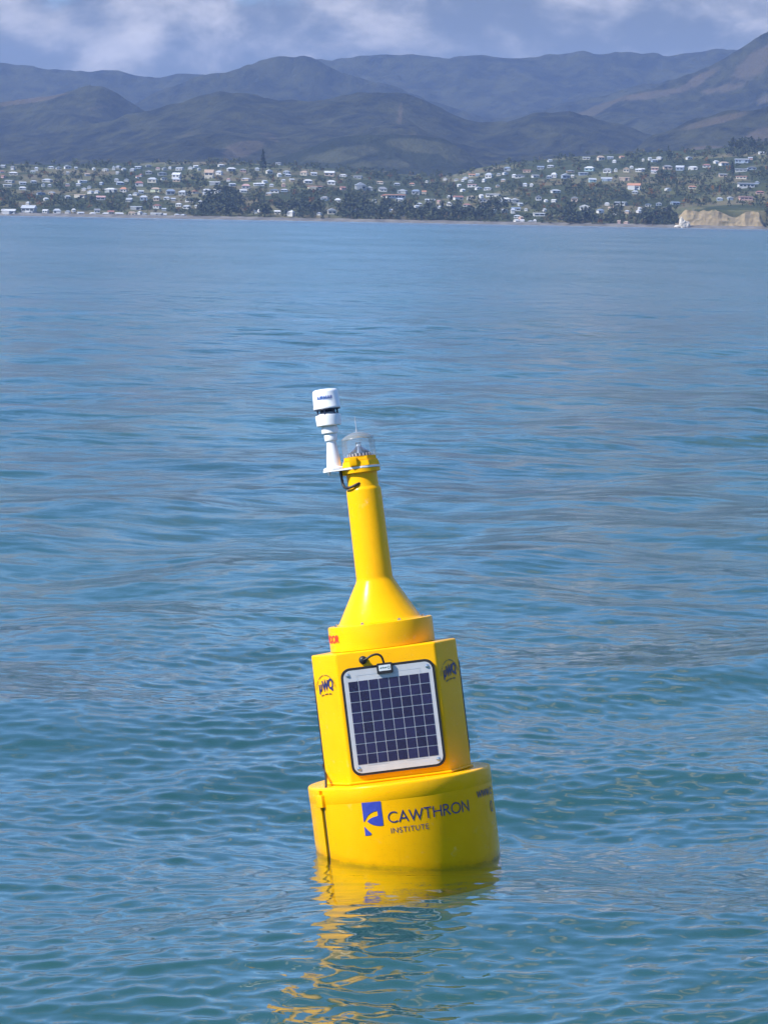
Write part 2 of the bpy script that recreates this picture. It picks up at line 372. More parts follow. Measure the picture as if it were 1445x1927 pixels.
# --- the town's own slope
TOPX = [-900, -200, 0, 120, 250, 400, 500, 600, 700, 800, 850, 900, 950, 1050, 1150, 1250, 1350, 1445, 1600, 2300]
TOPY = [322, 312, 313, 313, 311, 308, 311, 317, 325, 334, 333, 321, 311, 299, 292, 289, 284, 276, 270, 290]
CREST_Y = 3500.0
_tp = [at(x, y, CREST_Y) for x, y in zip(TOPX, TOPY)]
_tx = np.array([q.x / q.y for q in _tp]); _tz = np.array([q.z for q in _tp])
def cliff_f(a):      # sideways sight-line slope a = X / Y
    px = IW / 2 + a * FPX
    return np.clip((px - 1262) / 30, 0, 1) * np.clip((1470 - px) / 20, 0, 1)
def landz(X, Y):
    a = X / Y
    zc = np.interp(a, _tx, _tz)
    t = np.clip((Y - SHORE_Y) / (CREST_Y - SHORE_Y), -0.05, 1.4)
    up = np.clip(t, 0, 1)
    prof = 1 - (1 - up) ** 1.45
    z = zc * prof + 1.6 * np.clip(up * 30, 0, 1)
    z = z + (fbm(X / 120 + 4, Y / 120, 4, 3) - 0.5) * 12 * np.clip(up * 5, 0, 1) * np.clip((1.02 - up) * 6, 0, 1)
    cf = cliff_f(a)
    hc = 15.5 + 2.5 * fbm(X / 18, Y * 0, 3, 5)
    z = np.where(up < 0.16, np.maximum(z, cf * hc * np.clip((Y - SHORE_Y - 16) / 5, 0, 1)), np.maximum(z, cf * hc))
    back = np.clip((t - 1) / 0.4, 0, 1)
    z = z * (1 - 0.55 * back)
    return z - 3.0 * np.clip(-t * 40, 0, 1)
def build_land():
    av = np.linspace(-0.32, 0.32, 640)
    Yv = np.concatenate([np.linspace(SHORE_Y - 18, SHORE_Y + 14, 8), np.linspace(SHORE_Y + 16, SHORE_Y + 24, 8), np.linspace(SHORE_Y + 28, CREST_Y + 10, 110), np.linspace(CREST_Y + 16, CREST_Y + 360, 22)])
    Y = np.repeat(Yv[:, None], len(av), 1); X = Y * av[None]
    Z = landz(X, Y)
    cov = np.clip((fbm(X / 90 + 2, Y / 90, 4, 6) - 0.42) * 4, 0, 1)
    me = np_mesh('ground', np.stack([X, Y, Z], -1).reshape(-1, 3), grid_faces(len(Yv), len(av)), M_TOWN)
    attr(me, 'cover', cov.ravel())
    tag(mesh_obj('ground', me), 'green suburban hillside carrying the town above the bay', 'hillside', kind='structure')
build_land()
def hit(px, py):
    a, b = ray(px, py)
    Y = np.linspace(SHORE_Y + 3, CREST_Y + 5, 500)
    g = landz(a * Y, Y) - (CAM_H + b * Y)
    k = np.argmax(g >= 0) if (g >= 0).any() else np.argmax(g)
    return Vector((a * Y[k], Y[k], float(landz(a * Y[k:k + 1], Y[k:k + 1])[0])))

# --- beach strip and cliff face
def build_beach():
    av = np.linspace(-0.32, 0.32, 500)
    rows = [(-14, -0.8), (-4, 0.2), (2, 1.3), (7, 2.6), (10, 3.0), (14, 1.0)]
    X, Y, Z = [], [], []
    for dy, z in rows:
        wob = (fbm(av * 120, av * 0 + dy * 0.05, 3, 1) - 0.5) * 5
        yy = SHORE_Y + dy + wob; Y.append(yy); X.append(av * yy); Z.append(z + (fbm(av * 400, av * 0 + dy, 3, 2) - 0.5) * 0.8 * (z > 0))
    m = plain('beach_pebbles', (0.15, 0.14, 0.125), 0.9, var=0.35, scale=0.08)
    me = np_mesh('beach', np.stack([np.array(X), np.array(Y), np.array(Z)], -1).reshape(-1, 3), grid_faces(len(rows), len(av)), m)
    tag(mesh_obj('beach', me), 'thin grey pebble beach along the far shore', 'beach', kind='structure')
build_beach()
def build_cliff():
    x0, x1 = at(1270, 415, SHORE_Y + 14).x, at(1437, 415, SHORE_Y + 14).x
    nu, nv = 120, 26
    u = np.linspace(0, 1, nu); v = np.linspace(0, 1, nv)
    U, V = np.meshgrid(u, v)
    X = x0 + (x1 - x0) * U
    top = (16.0 + 2.0 * (fbm(U * 9, U * 0, 4, 3) - 0.5) * 2) * np.clip(U * 9, 0, 1) ** 0.5 * np.clip((1 - U) * 14, 0, 1) ** 0.5
    top = top * (1 - 0.35 * np.exp(-((U - 0.66) / 0.1) ** 2))
    Z = -1 + (top + 1) * V
    Y = SHORE_Y + 4 + 9 * V ** 0.6 - 3.2 * (ridged(U * 7, V * 1.2, 4, 4) - 0.5) * np.clip(V * 3, 0, 1) + 7 * (1 - np.clip(U * 8, 0, 1)) 
    m, t, b = mat_new('sandstone')
    g = N(t, 'ShaderNodeNewGeometry'); mpn = N(t, 'ShaderNodeMapping'); L(t, g.outputs['Position'], mpn.inputs[0]); mpn.inputs[3].default_value = (0.06, 0.06, 0.28)
    n1 = noise(t, mpn.outputs[0], 1.0, 6, 0.65); n2 = noise(t, g.outputs['Position'], 0.09, 4, 0.6)
    c1 = mixc(t, smooth(t, n1.outputs[0], 0.35, 0.65), (0.36, 0.27, 0.15), (0.25, 0.20, 0.12))
    L(t, mixc(t, smooth(t, n2.outputs[0], 0.58, 0.70), c1, (0.10, 0.11, 0.05)), b.inputs['Base Color']); b.inputs['Roughness'].default_value = 0.9
    me = np_mesh('cliff', np.stack([X, Y, Z], -1).reshape(-1, 3), grid_faces(nv, nu), m)
    tag(mesh_obj('cliff', me), 'pale yellow sandstone sea cliff on the far right shore', 'cliff', kind='structure')
    # pale rock stack standing at the water's edge
    c = at(1285, 424, SHORE_Y - 2); c.z = 0
    bm = bmesh.new()
    for (dx, hh, rr_) in ((0, 7.0, 3.4), (-1.6, 9.5, 2.4), (3.2, 6.2, 3.0), (-5.0, 2.6, 3.0)):
        r = bmesh.ops.create_icosphere(bm, subdivisions=3, radius=1.0)
        for q in r['verts']:
            n = 1 + 0.35 * (rnd.random() - 0.5)
            q.co = Vector((q.co.x * rr_ * n + dx, q.co.y * rr_ * n, max(-1.0, q.co.z * hh * 0.62 * n + hh * 0.38)))
    o = from_bm('rock_stack', bm, plain('pale_rock', (0.50, 0.46, 0.40), 0.9, var=0.25, scale=0.3), None, 50, c)
    tag(o, 'pale rock stack at the water edge beside the yellow cliff', 'rock')
build_cliff()

# ------------------------------------------------------------------ houses of the town
WALLC = {'W': (0.56, 0.56, 0.55), 'C': (0.54, 0.50, 0.41), 'G': (0.32, 0.34, 0.35), 'B': (0.27, 0.33, 0.41), 'T': (0.45, 0.35, 0.27), 'P': (0.52, 0.34, 0.30), 'E': (0.30, 0.43, 0.46), 'N': (0.46, 0.50, 0.36)}
ROOFC = {'W': (0.54, 0.55, 0.56), 'G': (0.22, 0.23, 0.25), 'S': (0.40, 0.43, 0.47), 'R': (0.30, 0.14, 0.11), 'O': (0.46, 0.22, 0.13), 'T': (0.40, 0.30, 0.22), 'B': (0.19, 0.24, 0.32), 'P': (0.45, 0.28, 0.26)}
WNAME = {'W': 'white', 'C': 'cream', 'G': 'grey', 'B': 'blue', 'T': 'tan', 'P': 'pink', 'E': 'teal', 'N': 'pale green'}
RNAME = {'W': 'white', 'G': 'charcoal', 'S': 'silver', 'R': 'red', 'O': 'orange', 'T': 'brown', 'B': 'blue', 'P': 'pinkish'}
# cx, cy, width, height in an enlarged view of the photograph, then wall and roof colour
H1 = "40,125,60,30,GS 145,145,40,45,WG 25,190,60,25,GR 150,205,120,40,CW 40,245,40,20,PR 110,295,110,25,GW 85,340,110,30,CW 250,310,90,30,WS 370,295,80,30,GS 250,365,100,40,WW 400,155,50,45,WS 360,190,70,25,NS 475,330,50,40,WW 545,340,50,25,GS 520,280,120,40,GS 560,140,80,30,WS 640,145,70,30,WS 740,135,90,45,WS 830,150,40,25,GS 900,295,110,25,WW 860,330,60,25,GS 920,382,60,18,WW 975,355,50,30,WS 450,425,110,30,BB 570,420,70,30,TS 740,460,70,35,GS 880,450,150,40,CT 990,412,60,25,WS 1060,410,60,25,WS 505,490,60,22,WW 310,530,45,30,WW 320,590,180,90,GS 100,620,180,60,WW 500,615,70,45,WW 310,637,60,20,WW 625,615,100,60,WS 740,625,60,40,WS 805,605,50,40,WW 880,640,80,40,WS 1010,645,60,35,WW 1060,610,80,50,WG 1150,650,80,30,WW 1210,630,80,45,CR 1300,655,100,20,WW 1430,640,60,45,WT 1025,160,25,20,WW 1150,165,70,30,WW 1240,145,40,50,WW 1290,135,50,30,GS 1350,160,50,25,WS 1280,205,30,18,WW 950,220,60,30,GT 740,200,40,30,GS 1270,275,60,35,WS 1380,280,60,25,WS 1310,310,100,40,BS 1110,315,40,30,BS 1350,380,90,60,WO 1210,385,140,50,GW 1100,470,120,50,GP 1410,490,80,40,GS 740,330,60,30,PG"
H2 = "60,165,60,35,GS 120,140,80,30,BS 230,125,70,25,GS 335,155,60,30,CP 405,155,60,30,GS 465,152,40,15,WW 570,155,90,35,WS 690,148,60,25,WW 745,130,60,25,WW 780,165,40,20,GS 235,190,90,40,GW 110,245,30,30,WR 150,225,40,30,GR 130,315,110,60,WR 295,215,20,15,CW 380,205,120,40,GS 275,275,120,60,CS 400,260,80,35,WG 540,225,110,70,WW 540,275,100,45,TS 890,205,120,100,CT 1000,195,80,50,WS 1020,125,80,15,WW 1130,160,110,50,GW 1260,170,80,40,PS 1410,155,60,30,GS 1100,275,50,35,WP 950,310,140,40,GW 1290,270,100,30,TS 1400,330,70,25,WW 1290,345,110,60,GP 1260,400,90,25,WW 310,380,130,50,NT 470,405,120,70,GB 605,415,100,60,GS 735,405,90,40,CO 865,395,120,50,GS 975,390,80,30,WW 975,415,60,18,WW 870,430,110,15,WS 180,470,100,60,BS 320,475,80,55,TS 430,475,80,35,WS 685,492,120,45,WG 500,490,60,30,GS 560,545,80,40,WW 650,570,100,45,WS 755,565,40,40,CS 325,560,90,50,WR 90,430,60,30,WS 150,405,70,40,GS 30,450,50,30,GS 20,500,70,30,GS 790,515,30,40,WS 1390,620,60,40,WS 60,640,100,50,CT 140,640,40,25,WW 190,660,60,15,WS 320,660,150,15,GW 410,665,30,25,WW 540,670,60,20,TS 610,670,60,25,WS 100,580,150,40,GS 400,600,60,30,GS 1140,330,80,25,BS"
H3 = "155,185,80,50,CW 265,220,50,45,WW 345,190,80,40,BS 360,225,80,30,GS 25,160,50,25,WS 255,75,70,30,WG 535,200,95,55,CT 640,210,80,40,WS 810,205,130,60,TW 960,232,90,22,WW 1120,245,110,30,GS 60,325,110,30,WW 105,295,60,30,WS 180,335,60,35,WS 215,395,120,45,WB 310,285,55,30,CS 310,330,50,40,PT 400,280,60,25,TS 450,290,20,15,WW 575,290,110,50,WW 320,390,90,30,BS 150,430,80,30,TS 650,360,190,25,CO 830,300,110,50,WW 955,365,65,40,PR 1145,340,140,90,GS 1245,365,90,50,GW 1360,305,90,30,CT 1385,375,110,50,WG 1405,450,80,35,CR 760,475,95,50,WG 900,500,80,60,WW 1295,505,60,40,WS 835,615,115,70,CS 245,625,85,45,CW 390,635,90,70,WW 700,655,50,15,WS 1095,615,25,20,WW 1175,605,20,15,WW 50,620,30,20,WW"
H4 = "155,325,80,25,GS 320,325,70,25,CO 10,380,90,50,WG 215,400,120,50,GS 360,405,110,60,GB 450,410,60,40,CO 130,452,260,45,WO 185,490,110,40,WS 515,500,130,40,GS 600,270,20,15,WW 680,270,50,20,WW 800,270,60,30,WS 600,330,20,20,WW 480,300,25,15,WW 900,255,60,30,WS 870,285,40,20,WW 960,290,70,25,WS 970,225,90,30,CO 1030,225,50,20,BS 1155,225,90,60,WS 1100,280,40,40,WW 1260,215,60,35,CW 1330,205,60,25,WS 1355,155,90,50,GB 1430,230,60,40,WW 1310,280,60,30,TS 975,342,120,20,WP 1040,368,80,25,WW 1140,375,100,25,WS 1250,350,50,15,TS 830,340,40,20,WW 870,390,50,25,WW 730,465,70,20,WW 820,468,120,45,WR 960,465,90,45,WT 1070,450,40,40,WW 1200,447,180,22,WW 1080,490,100,50,WG 1160,500,50,40,WS 1330,490,150,50,GW 725,535,70,45,WW 915,550,100,40,WR 370,565,60,35,WS 400,548,70,15,GS 610,520,40,25,TP 610,580,60,20,GS 1060,580,90,30,WG 1210,615,45,25,WW 1320,610,80,40,GS 1415,610,60,60,WS 90,610,25,30,WW 235,660,25,20,WP"
H5 = "430,130,60,18,WS 330,200,90,40,GB 440,185,90,30,GS 100,290,140,45,WG 185,240,110,25,TO 270,290,90,35,WG 475,280,70,60,WW 420,300,70,35,BS 600,290,110,60,BS 675,295,35,25,CW 650,240,100,30,TS 825,98,100,30,CW 980,95,90,55,CT 1085,97,80,20,BS 1130,130,50,35,WW 860,210,125,55,EW 1055,230,110,55,WG 1145,225,35,45,WS 1210,90,60,20,TO 1260,220,80,60,CT 1315,200,45,20,WW 1390,230,80,35,WW 790,270,120,25,BS 890,335,95,50,ES 1045,325,140,45,BS 1240,320,140,40,TT 1345,400,170,70,WO 1355,465,80,35,GS 160,385,60,40,WS 230,390,50,35,WW 490,455,120,40,WS 305,525,80,60,WG 385,565,35,25,WW 475,567,60,22,WW 700,540,90,60,TG 50,555,100,60,GW 105,600,50,40,GS 60,650,120,40,WB 170,655,25,35,WW 370,668,35,20,WS 805,630,130,60,WW 1050,600,65,25,WW 975,670,80,50,WB 1100,650,90,50,WT 1130,700,40,20,WW 1200,590,150,40,GS 1405,650,30,30,WW 1395,685,50,20,WS 1270,680,60,35,TS 310,717,150,18,WW 65,790,55,18,WW 130,790,55,18,WW 75,742,90,15,WS 115,750,40,25,PT 220,800,70,15,WS 265,780,25,40,WW 1180,805,45,12,PT 1260,812,60,12,PT"
H6 = "55,240,35,25,CW 130,225,40,35,WS 180,245,80,30,BS 235,220,70,20,WW 565,215,75,35,WS 35,345,80,35,WW 185,330,100,40,PT 175,370,80,35,WS 325,315,120,50,TG 465,325,110,60,BS 610,325,130,40,WW 760,300,110,40,WR 865,260,60,35,WW 950,275,120,45,WT 1155,245,190,50,BS 1245,225,60,20,PS 1370,165,80,18,WW 1260,325,130,40,BG 1150,350,170,30,GS 940,410,110,25,TS 1150,430,150,35,CO 1195,515,220,60,WG 1320,490,60,30,BS 600,545,110,25,CO 1350,600,110,25,PR 1190,665,180,30,PP 905,675,80,30,BS 1020,665,70,25,BW 110,740,90,30,WB 230,725,80,40,BS 410,715,110,35,BB 315,785,100,40,GP 20,785,35,30,WW 330,565,70,35,WS"
houses = []
for s, ox, oy, k in ((H1, 0, 290, 5.78), (H2, 240, 290, 5.78), (H3, 480, 290, 5.78), (H4, 720, 290, 5.78), (H5, 960, 280, 5.78), (H6, 1200, 260, 5.9)):
    for it in s.split():
        cx, cy, ww, hh, cc = it.split(',')
        if float(ww) < 24: continue
        houses.append([ox + float(cx) / k, oy + float(cy) / k, float(ww) / k, float(hh) / k, cc[0], cc[1]])
wall_m = {k: plain('wall_' + WNAME[k].replace(' ', '_'), v, 0.8, var=0.05, scale=0.4) for k, v in WALLC.items()}
roof_m = {k: plain('roof_' + RNAME[k].replace(' ', '_'), v, 0.6, var=0.12, scale=0.5) for k, v in ROOFC.items()}
M_WIN = plain('house_window_glass', (0.03, 0.04, 0.05), 0.15, var=0.1)
def box_bm(bm, x0, x1, y0, y1, z0, z1):
    vs = [bm.verts.new((x, y, z)) for z in (z0, z1) for x, y in ((x0, y0), (x1, y0), (x1, y1), (x0, y1))]
    for f in ((0, 3, 2, 1), (4, 5, 6, 7), (0, 1, 5, 4), (1, 2, 6, 5), (2, 3, 7, 6), (3, 0, 4, 7)): bm.faces.new([vs[i] for i in f])
def unit_meshes():
    out = {}
    # walls: plain body with plinth and a lower wing; unit width, depth, height
    for key in ('plain', 'wing', 'deck'):
        bm = bmesh.new(); box_bm(bm, -0.5, 0.5, -0.5, 0.5, -0.6, 1.0)
        if key == 'wing': box_bm(bm, -0.38, 0.12, -0.78, -0.499, -0.6, 0.93)
        if key == 'deck': box_bm(bm, -0.46, 0.46, -0.72, -0.501, -0.6, 0.42)
        me = bpy.data.meshes.new('house_wall_' + key); bm.to_mesh(me); bm.free(); out[key] = me
    def solid(vs, fs, name):
        me = bpy.data.meshes.new(name); me.from_pydata(vs, [], fs); me.update(); return me
    e = 0.56
    out['gable'] = solid([(-e, -e, 0), (e, -e, 0), (e, e, 0), (-e, e, 0), (-e, 0, 1), (e, 0, 1), (-e, -e, -.08), (e, -e, -.08), (e, e, -.08), (-e, e, -.08)],
                         [(0, 1, 5, 4), (2, 3, 4, 5), (1, 2, 5), (3, 0, 4), (6, 7, 1, 0), (7, 8, 2, 1), (8, 9, 3, 2), (9, 6, 0, 3), (9, 8, 7, 6)], 'roof_gable')
    out['front'] = solid([(-e, -e, 0), (e, -e, 0), (e, e, 0), (-e, e, 0), (0, -e, 1), (0, e, 1), (-e, -e, -.08), (e, -e, -.08), (e, e, -.08), (-e, e, -.08)],
                         [(0, 1, 4), (1, 2, 5, 4), (2, 3, 5), (3, 0, 4, 5), (6, 7, 1, 0), (7, 8, 2, 1), (8, 9, 3, 2), (9, 6, 0, 3), (9, 8, 7, 6)], 'roof_front_gable')
    out['hip'] = solid([(-e, -e, 0), (e, -e, 0), (e, e, 0), (-e, e, 0), (-e * .45, 0, 1), (e * .45, 0, 1), (-e, -e, -.08), (e, -e, -.08), (e, e, -.08), (-e, e, -.08)],
                       [(0, 1, 5, 4), (1, 2, 5), (2, 3, 4, 5), (3, 0, 4), (6, 7, 1, 0), (7, 8, 2, 1), (8, 9, 3, 2), (9, 6, 0, 3), (9, 8, 7, 6)], 'roof_hip')
    bm = bmesh.new(); box_bm(bm, -0.5, 0.5, -0.5, 0.5, -0.5, 0.5); me = bpy.data.meshes.new('window_pane'); bm.to_mesh(me); bm.free(); out['pane'] = me
    return out
UM = unit_meshes(); _mc = {}
def um(key, mat):
    k = (key, mat.name)
    if k not in _mc:
        me = UM[key].copy(); me.materials.append(mat); _mc[k] = me
    return _mc[k]
def place_name(px, py):
    shore = 405 + 0.0187 * px; top = np.interp(px, TOPX, TOPY); f = (shore - py) / (shore - top)
    row = 'waterfront' if f < 0.16 else 'low slope' if f < 0.45 else 'middle slope' if f < 0.75 else 'crest'
    col = 'left of the dark knoll' if px < 360 else 'around the dark knoll' if px < 490 else 'below the paddock hill' if px < 700 else 'behind the shore trees' if px < 960 else 'left of the cliff' if px < 1262 else 'above the cliff'
    return row + ' ' + col
ORD = ['first', 'second', 'third', 'fourth', 'fifth', 'sixth', 'seventh', 'eighth', 'ninth', 'tenth', 'eleventh', 'twelfth', 'thirteenth', 'fourteenth', 'fifteenth']
houses.sort(key=lambda h: h[0])
cls = {}
for h in houses:
    base = h[1] + h[3] / 2
    h.append(place_name(h[0], base)); cls.setdefault((h[4], h[5], h[6]), []).append(h)
HOUSE_RECT = []
for h in houses:
    px, cy, pw, ph, wc, rc, pl = h
    py = cy + ph * 0.5
    HOUSE_RECT.append((px, cy, pw, ph))
    p = hit(px, py + 0.6)
    s = p.y / FPX
    W = max(pw * s * 0.86, 3.2); T = max(ph * s * 0.86, 2.7)
    same = cls[(wc, rc, pl)]
    nm = WNAME[wc] + ' house with ' + RNAME[rc] + ' roof, ' + pl
    if len(same) > 1:
        nm = ORD[same.index(h)] + ' from left: ' + WNAME[wc] + ' house, ' + RNAME[rc] + ' roof, ' + pl
    o = empty('house', p); o.rotation_euler = (0, 0, R(rnd.uniform(-22, 22)))
    tag(o, nm, 'house', 'houses of the town on the far shore')
    flat = T / W < 0.3
    hw = T * (0.8 if flat else 0.62); hr = T - hw
    Dp = min(max(W * 0.7, 6), 12)
    wk = 'wing' if W > 11 and rnd.random() < 0.5 else 'deck' if T > 5.5 and rnd.random() < 0.6 else 'plain'
    wo_ = mesh_obj('wall', um(wk, wall_m[wc]), None, o); wo_.scale = (W * 0.9, Dp, hw)
    rk = 'gable' if flat else rnd.choice(('gable', 'hip', 'front', 'hip'))
    ro = mesh_obj('roof', um(rk, roof_m[rc]), None, o, (0, 0, hw + hr * 0.081)); ro.scale = (W * 0.9, Dp, hr)
    if pw > 12:
        rows_ = 2 if hw > 5.0 else 1
        front = {'wing': 0.5, 'deck': 0.5, 'plain': 0.5}[wk] * Dp
        nwin = int(min(5, max(2, W // 4)))
        for r_ in range(rows_):
            for i in range(nwin):
                if wk == 'wing' and -0.42 < ((i + 0.5) / nwin - 0.5) * 0.9 < 0.16: continue
                if wk == 'deck' and rows_ == 2 and r_ == 0: continue
                if rnd.random() < 0.12: continue
                zc = hw * ((0.62 if wk == 'deck' and rows_ == 1 else 0.5) if rows_ == 1 else (0.27, 0.72)[r_])
                q = mesh_obj('window', um('pane', M_WIN), None, o, (((i + 0.5) / nwin - 0.5) * W * 0.86, -front, zc))
                q.scale = (W * 0.86 / nwin * rnd.uniform(0.45, 0.8), 0.16, min(1.7, hw * 0.42))

# ------------------------------------------------------------------ trees
def leaf_mat(name):
    m, t, b = mat_new(name)
    a = N(t, 'ShaderNodeAttribute', attribute_name='tint'); L(t, a.outputs['Color'], b.inputs['Base Color'])
    b.inputs['Roughness'].default_value = 0.8; b.inputs['Specular IOR Level'].default_value = 0.15
    return m
M_LEAF = leaf_mat('tree_leaves'); M_BARK = plain('tree_bark', (0.09, 0.065, 0.045), 0.9, var=0.2, scale=2.0)
def crown_pts(rg, n, kind):
    """points of a crown in a unit box: centre (0,0), z 0..1"""
    if kind == 'cone':
        z = rg.random(n) ** 0.8; r = (1 - z) * 0.5 * (0.75 + 0.25 * np.sin(z * 40)); an = rg.random(n) * 6.283
        q = np.sqrt(rg.random(n)) * r
        return np.stack([q * np.cos(an), q * np.sin(an), 0.08 + z * 0.95], -1)
    nl = 7
    c = np.stack([rg.uniform(-.28, .28, nl), rg.uniform(-.28, .28, nl), rg.uniform(.35, .8, nl)], -1); rr = rg.uniform(.16, .28, nl)
    k = rg.integers(0, nl, n); d = rg.standard_normal((n, 3)); d /= np.linalg.norm(d, axis=1)[:, None]
    return c[k] + d * (rr[k] * rg.random(n) ** 0.4)[:, None] * np.array([1, 1, 0.8])
def leaf_cards(rg, P, size, tint, var):
    n = len(P)
    a = rg.standard_normal((n, 3)); a /= np.linalg.norm(a, axis=1)[:, None]
    b = np.cross(a, rg.standard_normal((n, 3))); b /= np.linalg.norm(b, axis=1)[:, None]
    s = (size * rg.uniform(.6, 1.3, n))[:, None]
    V = np.stack([P + a * s, P + b * s * .7, P - a * s, P - b * s * .7], 1).reshape(-1, 3)
    t = np.asarray(tint)[None] * rg.uniform(1 - var, 1 + var, (n, 1))
    col = np.concatenate([np.repeat(t, 4, 0), np.ones((n * 4, 1))], 1)
    return V, col
def build_woods():
    rg = np.random.default_rng(8)
    HR = np.array(HOUSE_RECT)
    Vs, Cs = [], []
    cand = []
    for _ in range(7200):
        px = rg.uniform(-120, 1570); top = np.interp(px, TOPX, TOPY); sh = 405 + 0.0187 * px
        cand.append((px, rg.uniform(top - 1, sh - 1.5), 0))
    for (x0, x1, y0, y1, n) in ((352, 452, 362, 408, 240), (640, 960, 384, 416, 520), (470, 640, 395, 411, 130), (1060, 1280, 398, 424, 200), (1370, 1445, 268, 300, 60), (1180, 1260, 300, 345, 60)):
        for _ in range(n): cand.append((rg.uniform(x0, x1), rg.uniform(y0, y1), 1))
    n_ok = 0
    for px, py, dense in cand:
        if 1272 < px < 1440 and py > 392: continue
        Hm = rg.uniform(7, 13) if dense else rg.uniform(3.5, 9.5)
        s = 3000 / FPX; hp = Hm / s; wp = hp * rg.uniform(0.7, 1.1)
        if not dense or rg.random() < 0.9:
            ov = (np.abs(HR[:, 0] - px) < (HR[:, 2] * 0.92 + wp * 0.8) / 2) & (py - hp < HR[:, 1] + HR[:, 3] * 0.28) & (py > HR[:, 1] - HR[:, 3] * 0.1)
            if ov.any(): continue
        p = hit(px, py)
        if p.z < 1.0: p.z = 1.0
        kind = 'cone' if rg.random() < (0.25 if dense else 0.1) else 'round'
        nleaf = 74 if dense else 56
        P = crown_pts(rg, nleaf, kind) * np.array([Hm * 0.95, Hm * 0.95, Hm]) + np.array(p)
        u = rg.random()
        if dense: tint = (0.052, 0.068, 0.044) if u < 0.7 else (0.07, 0.08, 0.04)
        elif u < 0.60: tint = (0.062, 0.080, 0.044)
        elif u < 0.85: tint = (0.10, 0.11, 0.052)
        elif u < 0.965: tint = (0.12, 0.10, 0.05)
        else: tint = (0.17, 0.085, 0.03)
        V, C = leaf_cards(rg, P, Hm * 0.095, tint, 0.4); Vs.append(V); Cs.append(C); n_ok += 1
    V = np.concatenate(Vs); C = np.concatenate(Cs)
    me = np_mesh('woodland', V, np.arange(len(V)).reshape(-1, 4), M_LEAF, False)
    attr(me, 'tint', C, 'FLOAT_COLOR')
    tag(mesh_obj('woodland', me), 'dark green trees and gardens massed between the houses of the town', 'woodland', kind='stuff')
build_woods()
def single_tree(name, label, px, py, Hm, kind, tint, seed, wid=0.8):
    rg = np.random.default_rng(seed); p = hit(px, py)
    o = empty(name, p); tag(o, label, 'tree', 'single trees of the town')
    bm = bmesh.new()
    bmesh.ops.create_cone(bm, cap_ends=True, segments=8, radius1=Hm * 0.03, radius2=Hm * 0.012, depth=Hm * 0.8, matrix=Matrix.Translation((0, 0, Hm * 0.38)))
    for i in range(5):
        a = i * 1.3; mt = Matrix.Translation((math.cos(a) * Hm * .08, math.sin(a) * Hm * .08, Hm * (.35 + .08 * i))) @ Matrix.Rotation(a, 4, 'Z') @ Matrix.Rotation(R(55), 4, 'Y')
        bmesh.ops.create_cone(bm, cap_ends=True, segments=6, radius1=Hm * .012, radius2=Hm * .005, depth=Hm * .2, matrix=mt)
    from_bm('trunk', bm, M_BARK, o, 40)
    P = crown_pts(rg, 520, kind) * np.array([Hm * wid, Hm * wid, Hm])
    V, C = leaf_cards(rg, P, Hm * 0.045, tint, 0.45)
    me = np_mesh('crown', V, np.arange(len(V)).reshape(-1, 4), M_LEAF, False); attr(me, 'tint', C, 'FLOAT_COLOR')
    mesh_obj('crown', me, None, o)
single_tree('pine_tree', 'tall dark pine standing above the houses left of the paddock hill', 495, 320, 22, 'cone', (0.02, 0.034, 0.02), 1, 0.55)
single_tree('broadleaf_tree', 'left one of two orange autumn trees above the cliff', 1326, 361, 6.5, 'round', (0.34, 0.17, 0.03), 2)
single_tree('broadleaf_tree', 'right one of two orange autumn trees above the cliff', 1341, 360, 6.5, 'round', (0.34, 0.18, 0.03), 3)
single_tree('broadleaf_tree', 'olive gold tree on the slope below the teal house', 1112, 362, 10, 'round', (0.20, 0.12, 0.035), 4)
single_tree('broadleaf_tree', 'dark round tree on the crest at the right edge of the town', 1414, 283, 13, 'round', (0.025, 0.04, 0.02), 5)
single_tree('broadleaf_tree', 'dark tree on the crest left of the long blue house', 1374, 286, 12, 'round', (0.025, 0.04, 0.02), 6)
single_tree('pine_tree', 'tall dark tree beside the big white curved house', 1377, 330, 14, 'cone', (0.02, 0.034, 0.02), 7, 0.6)

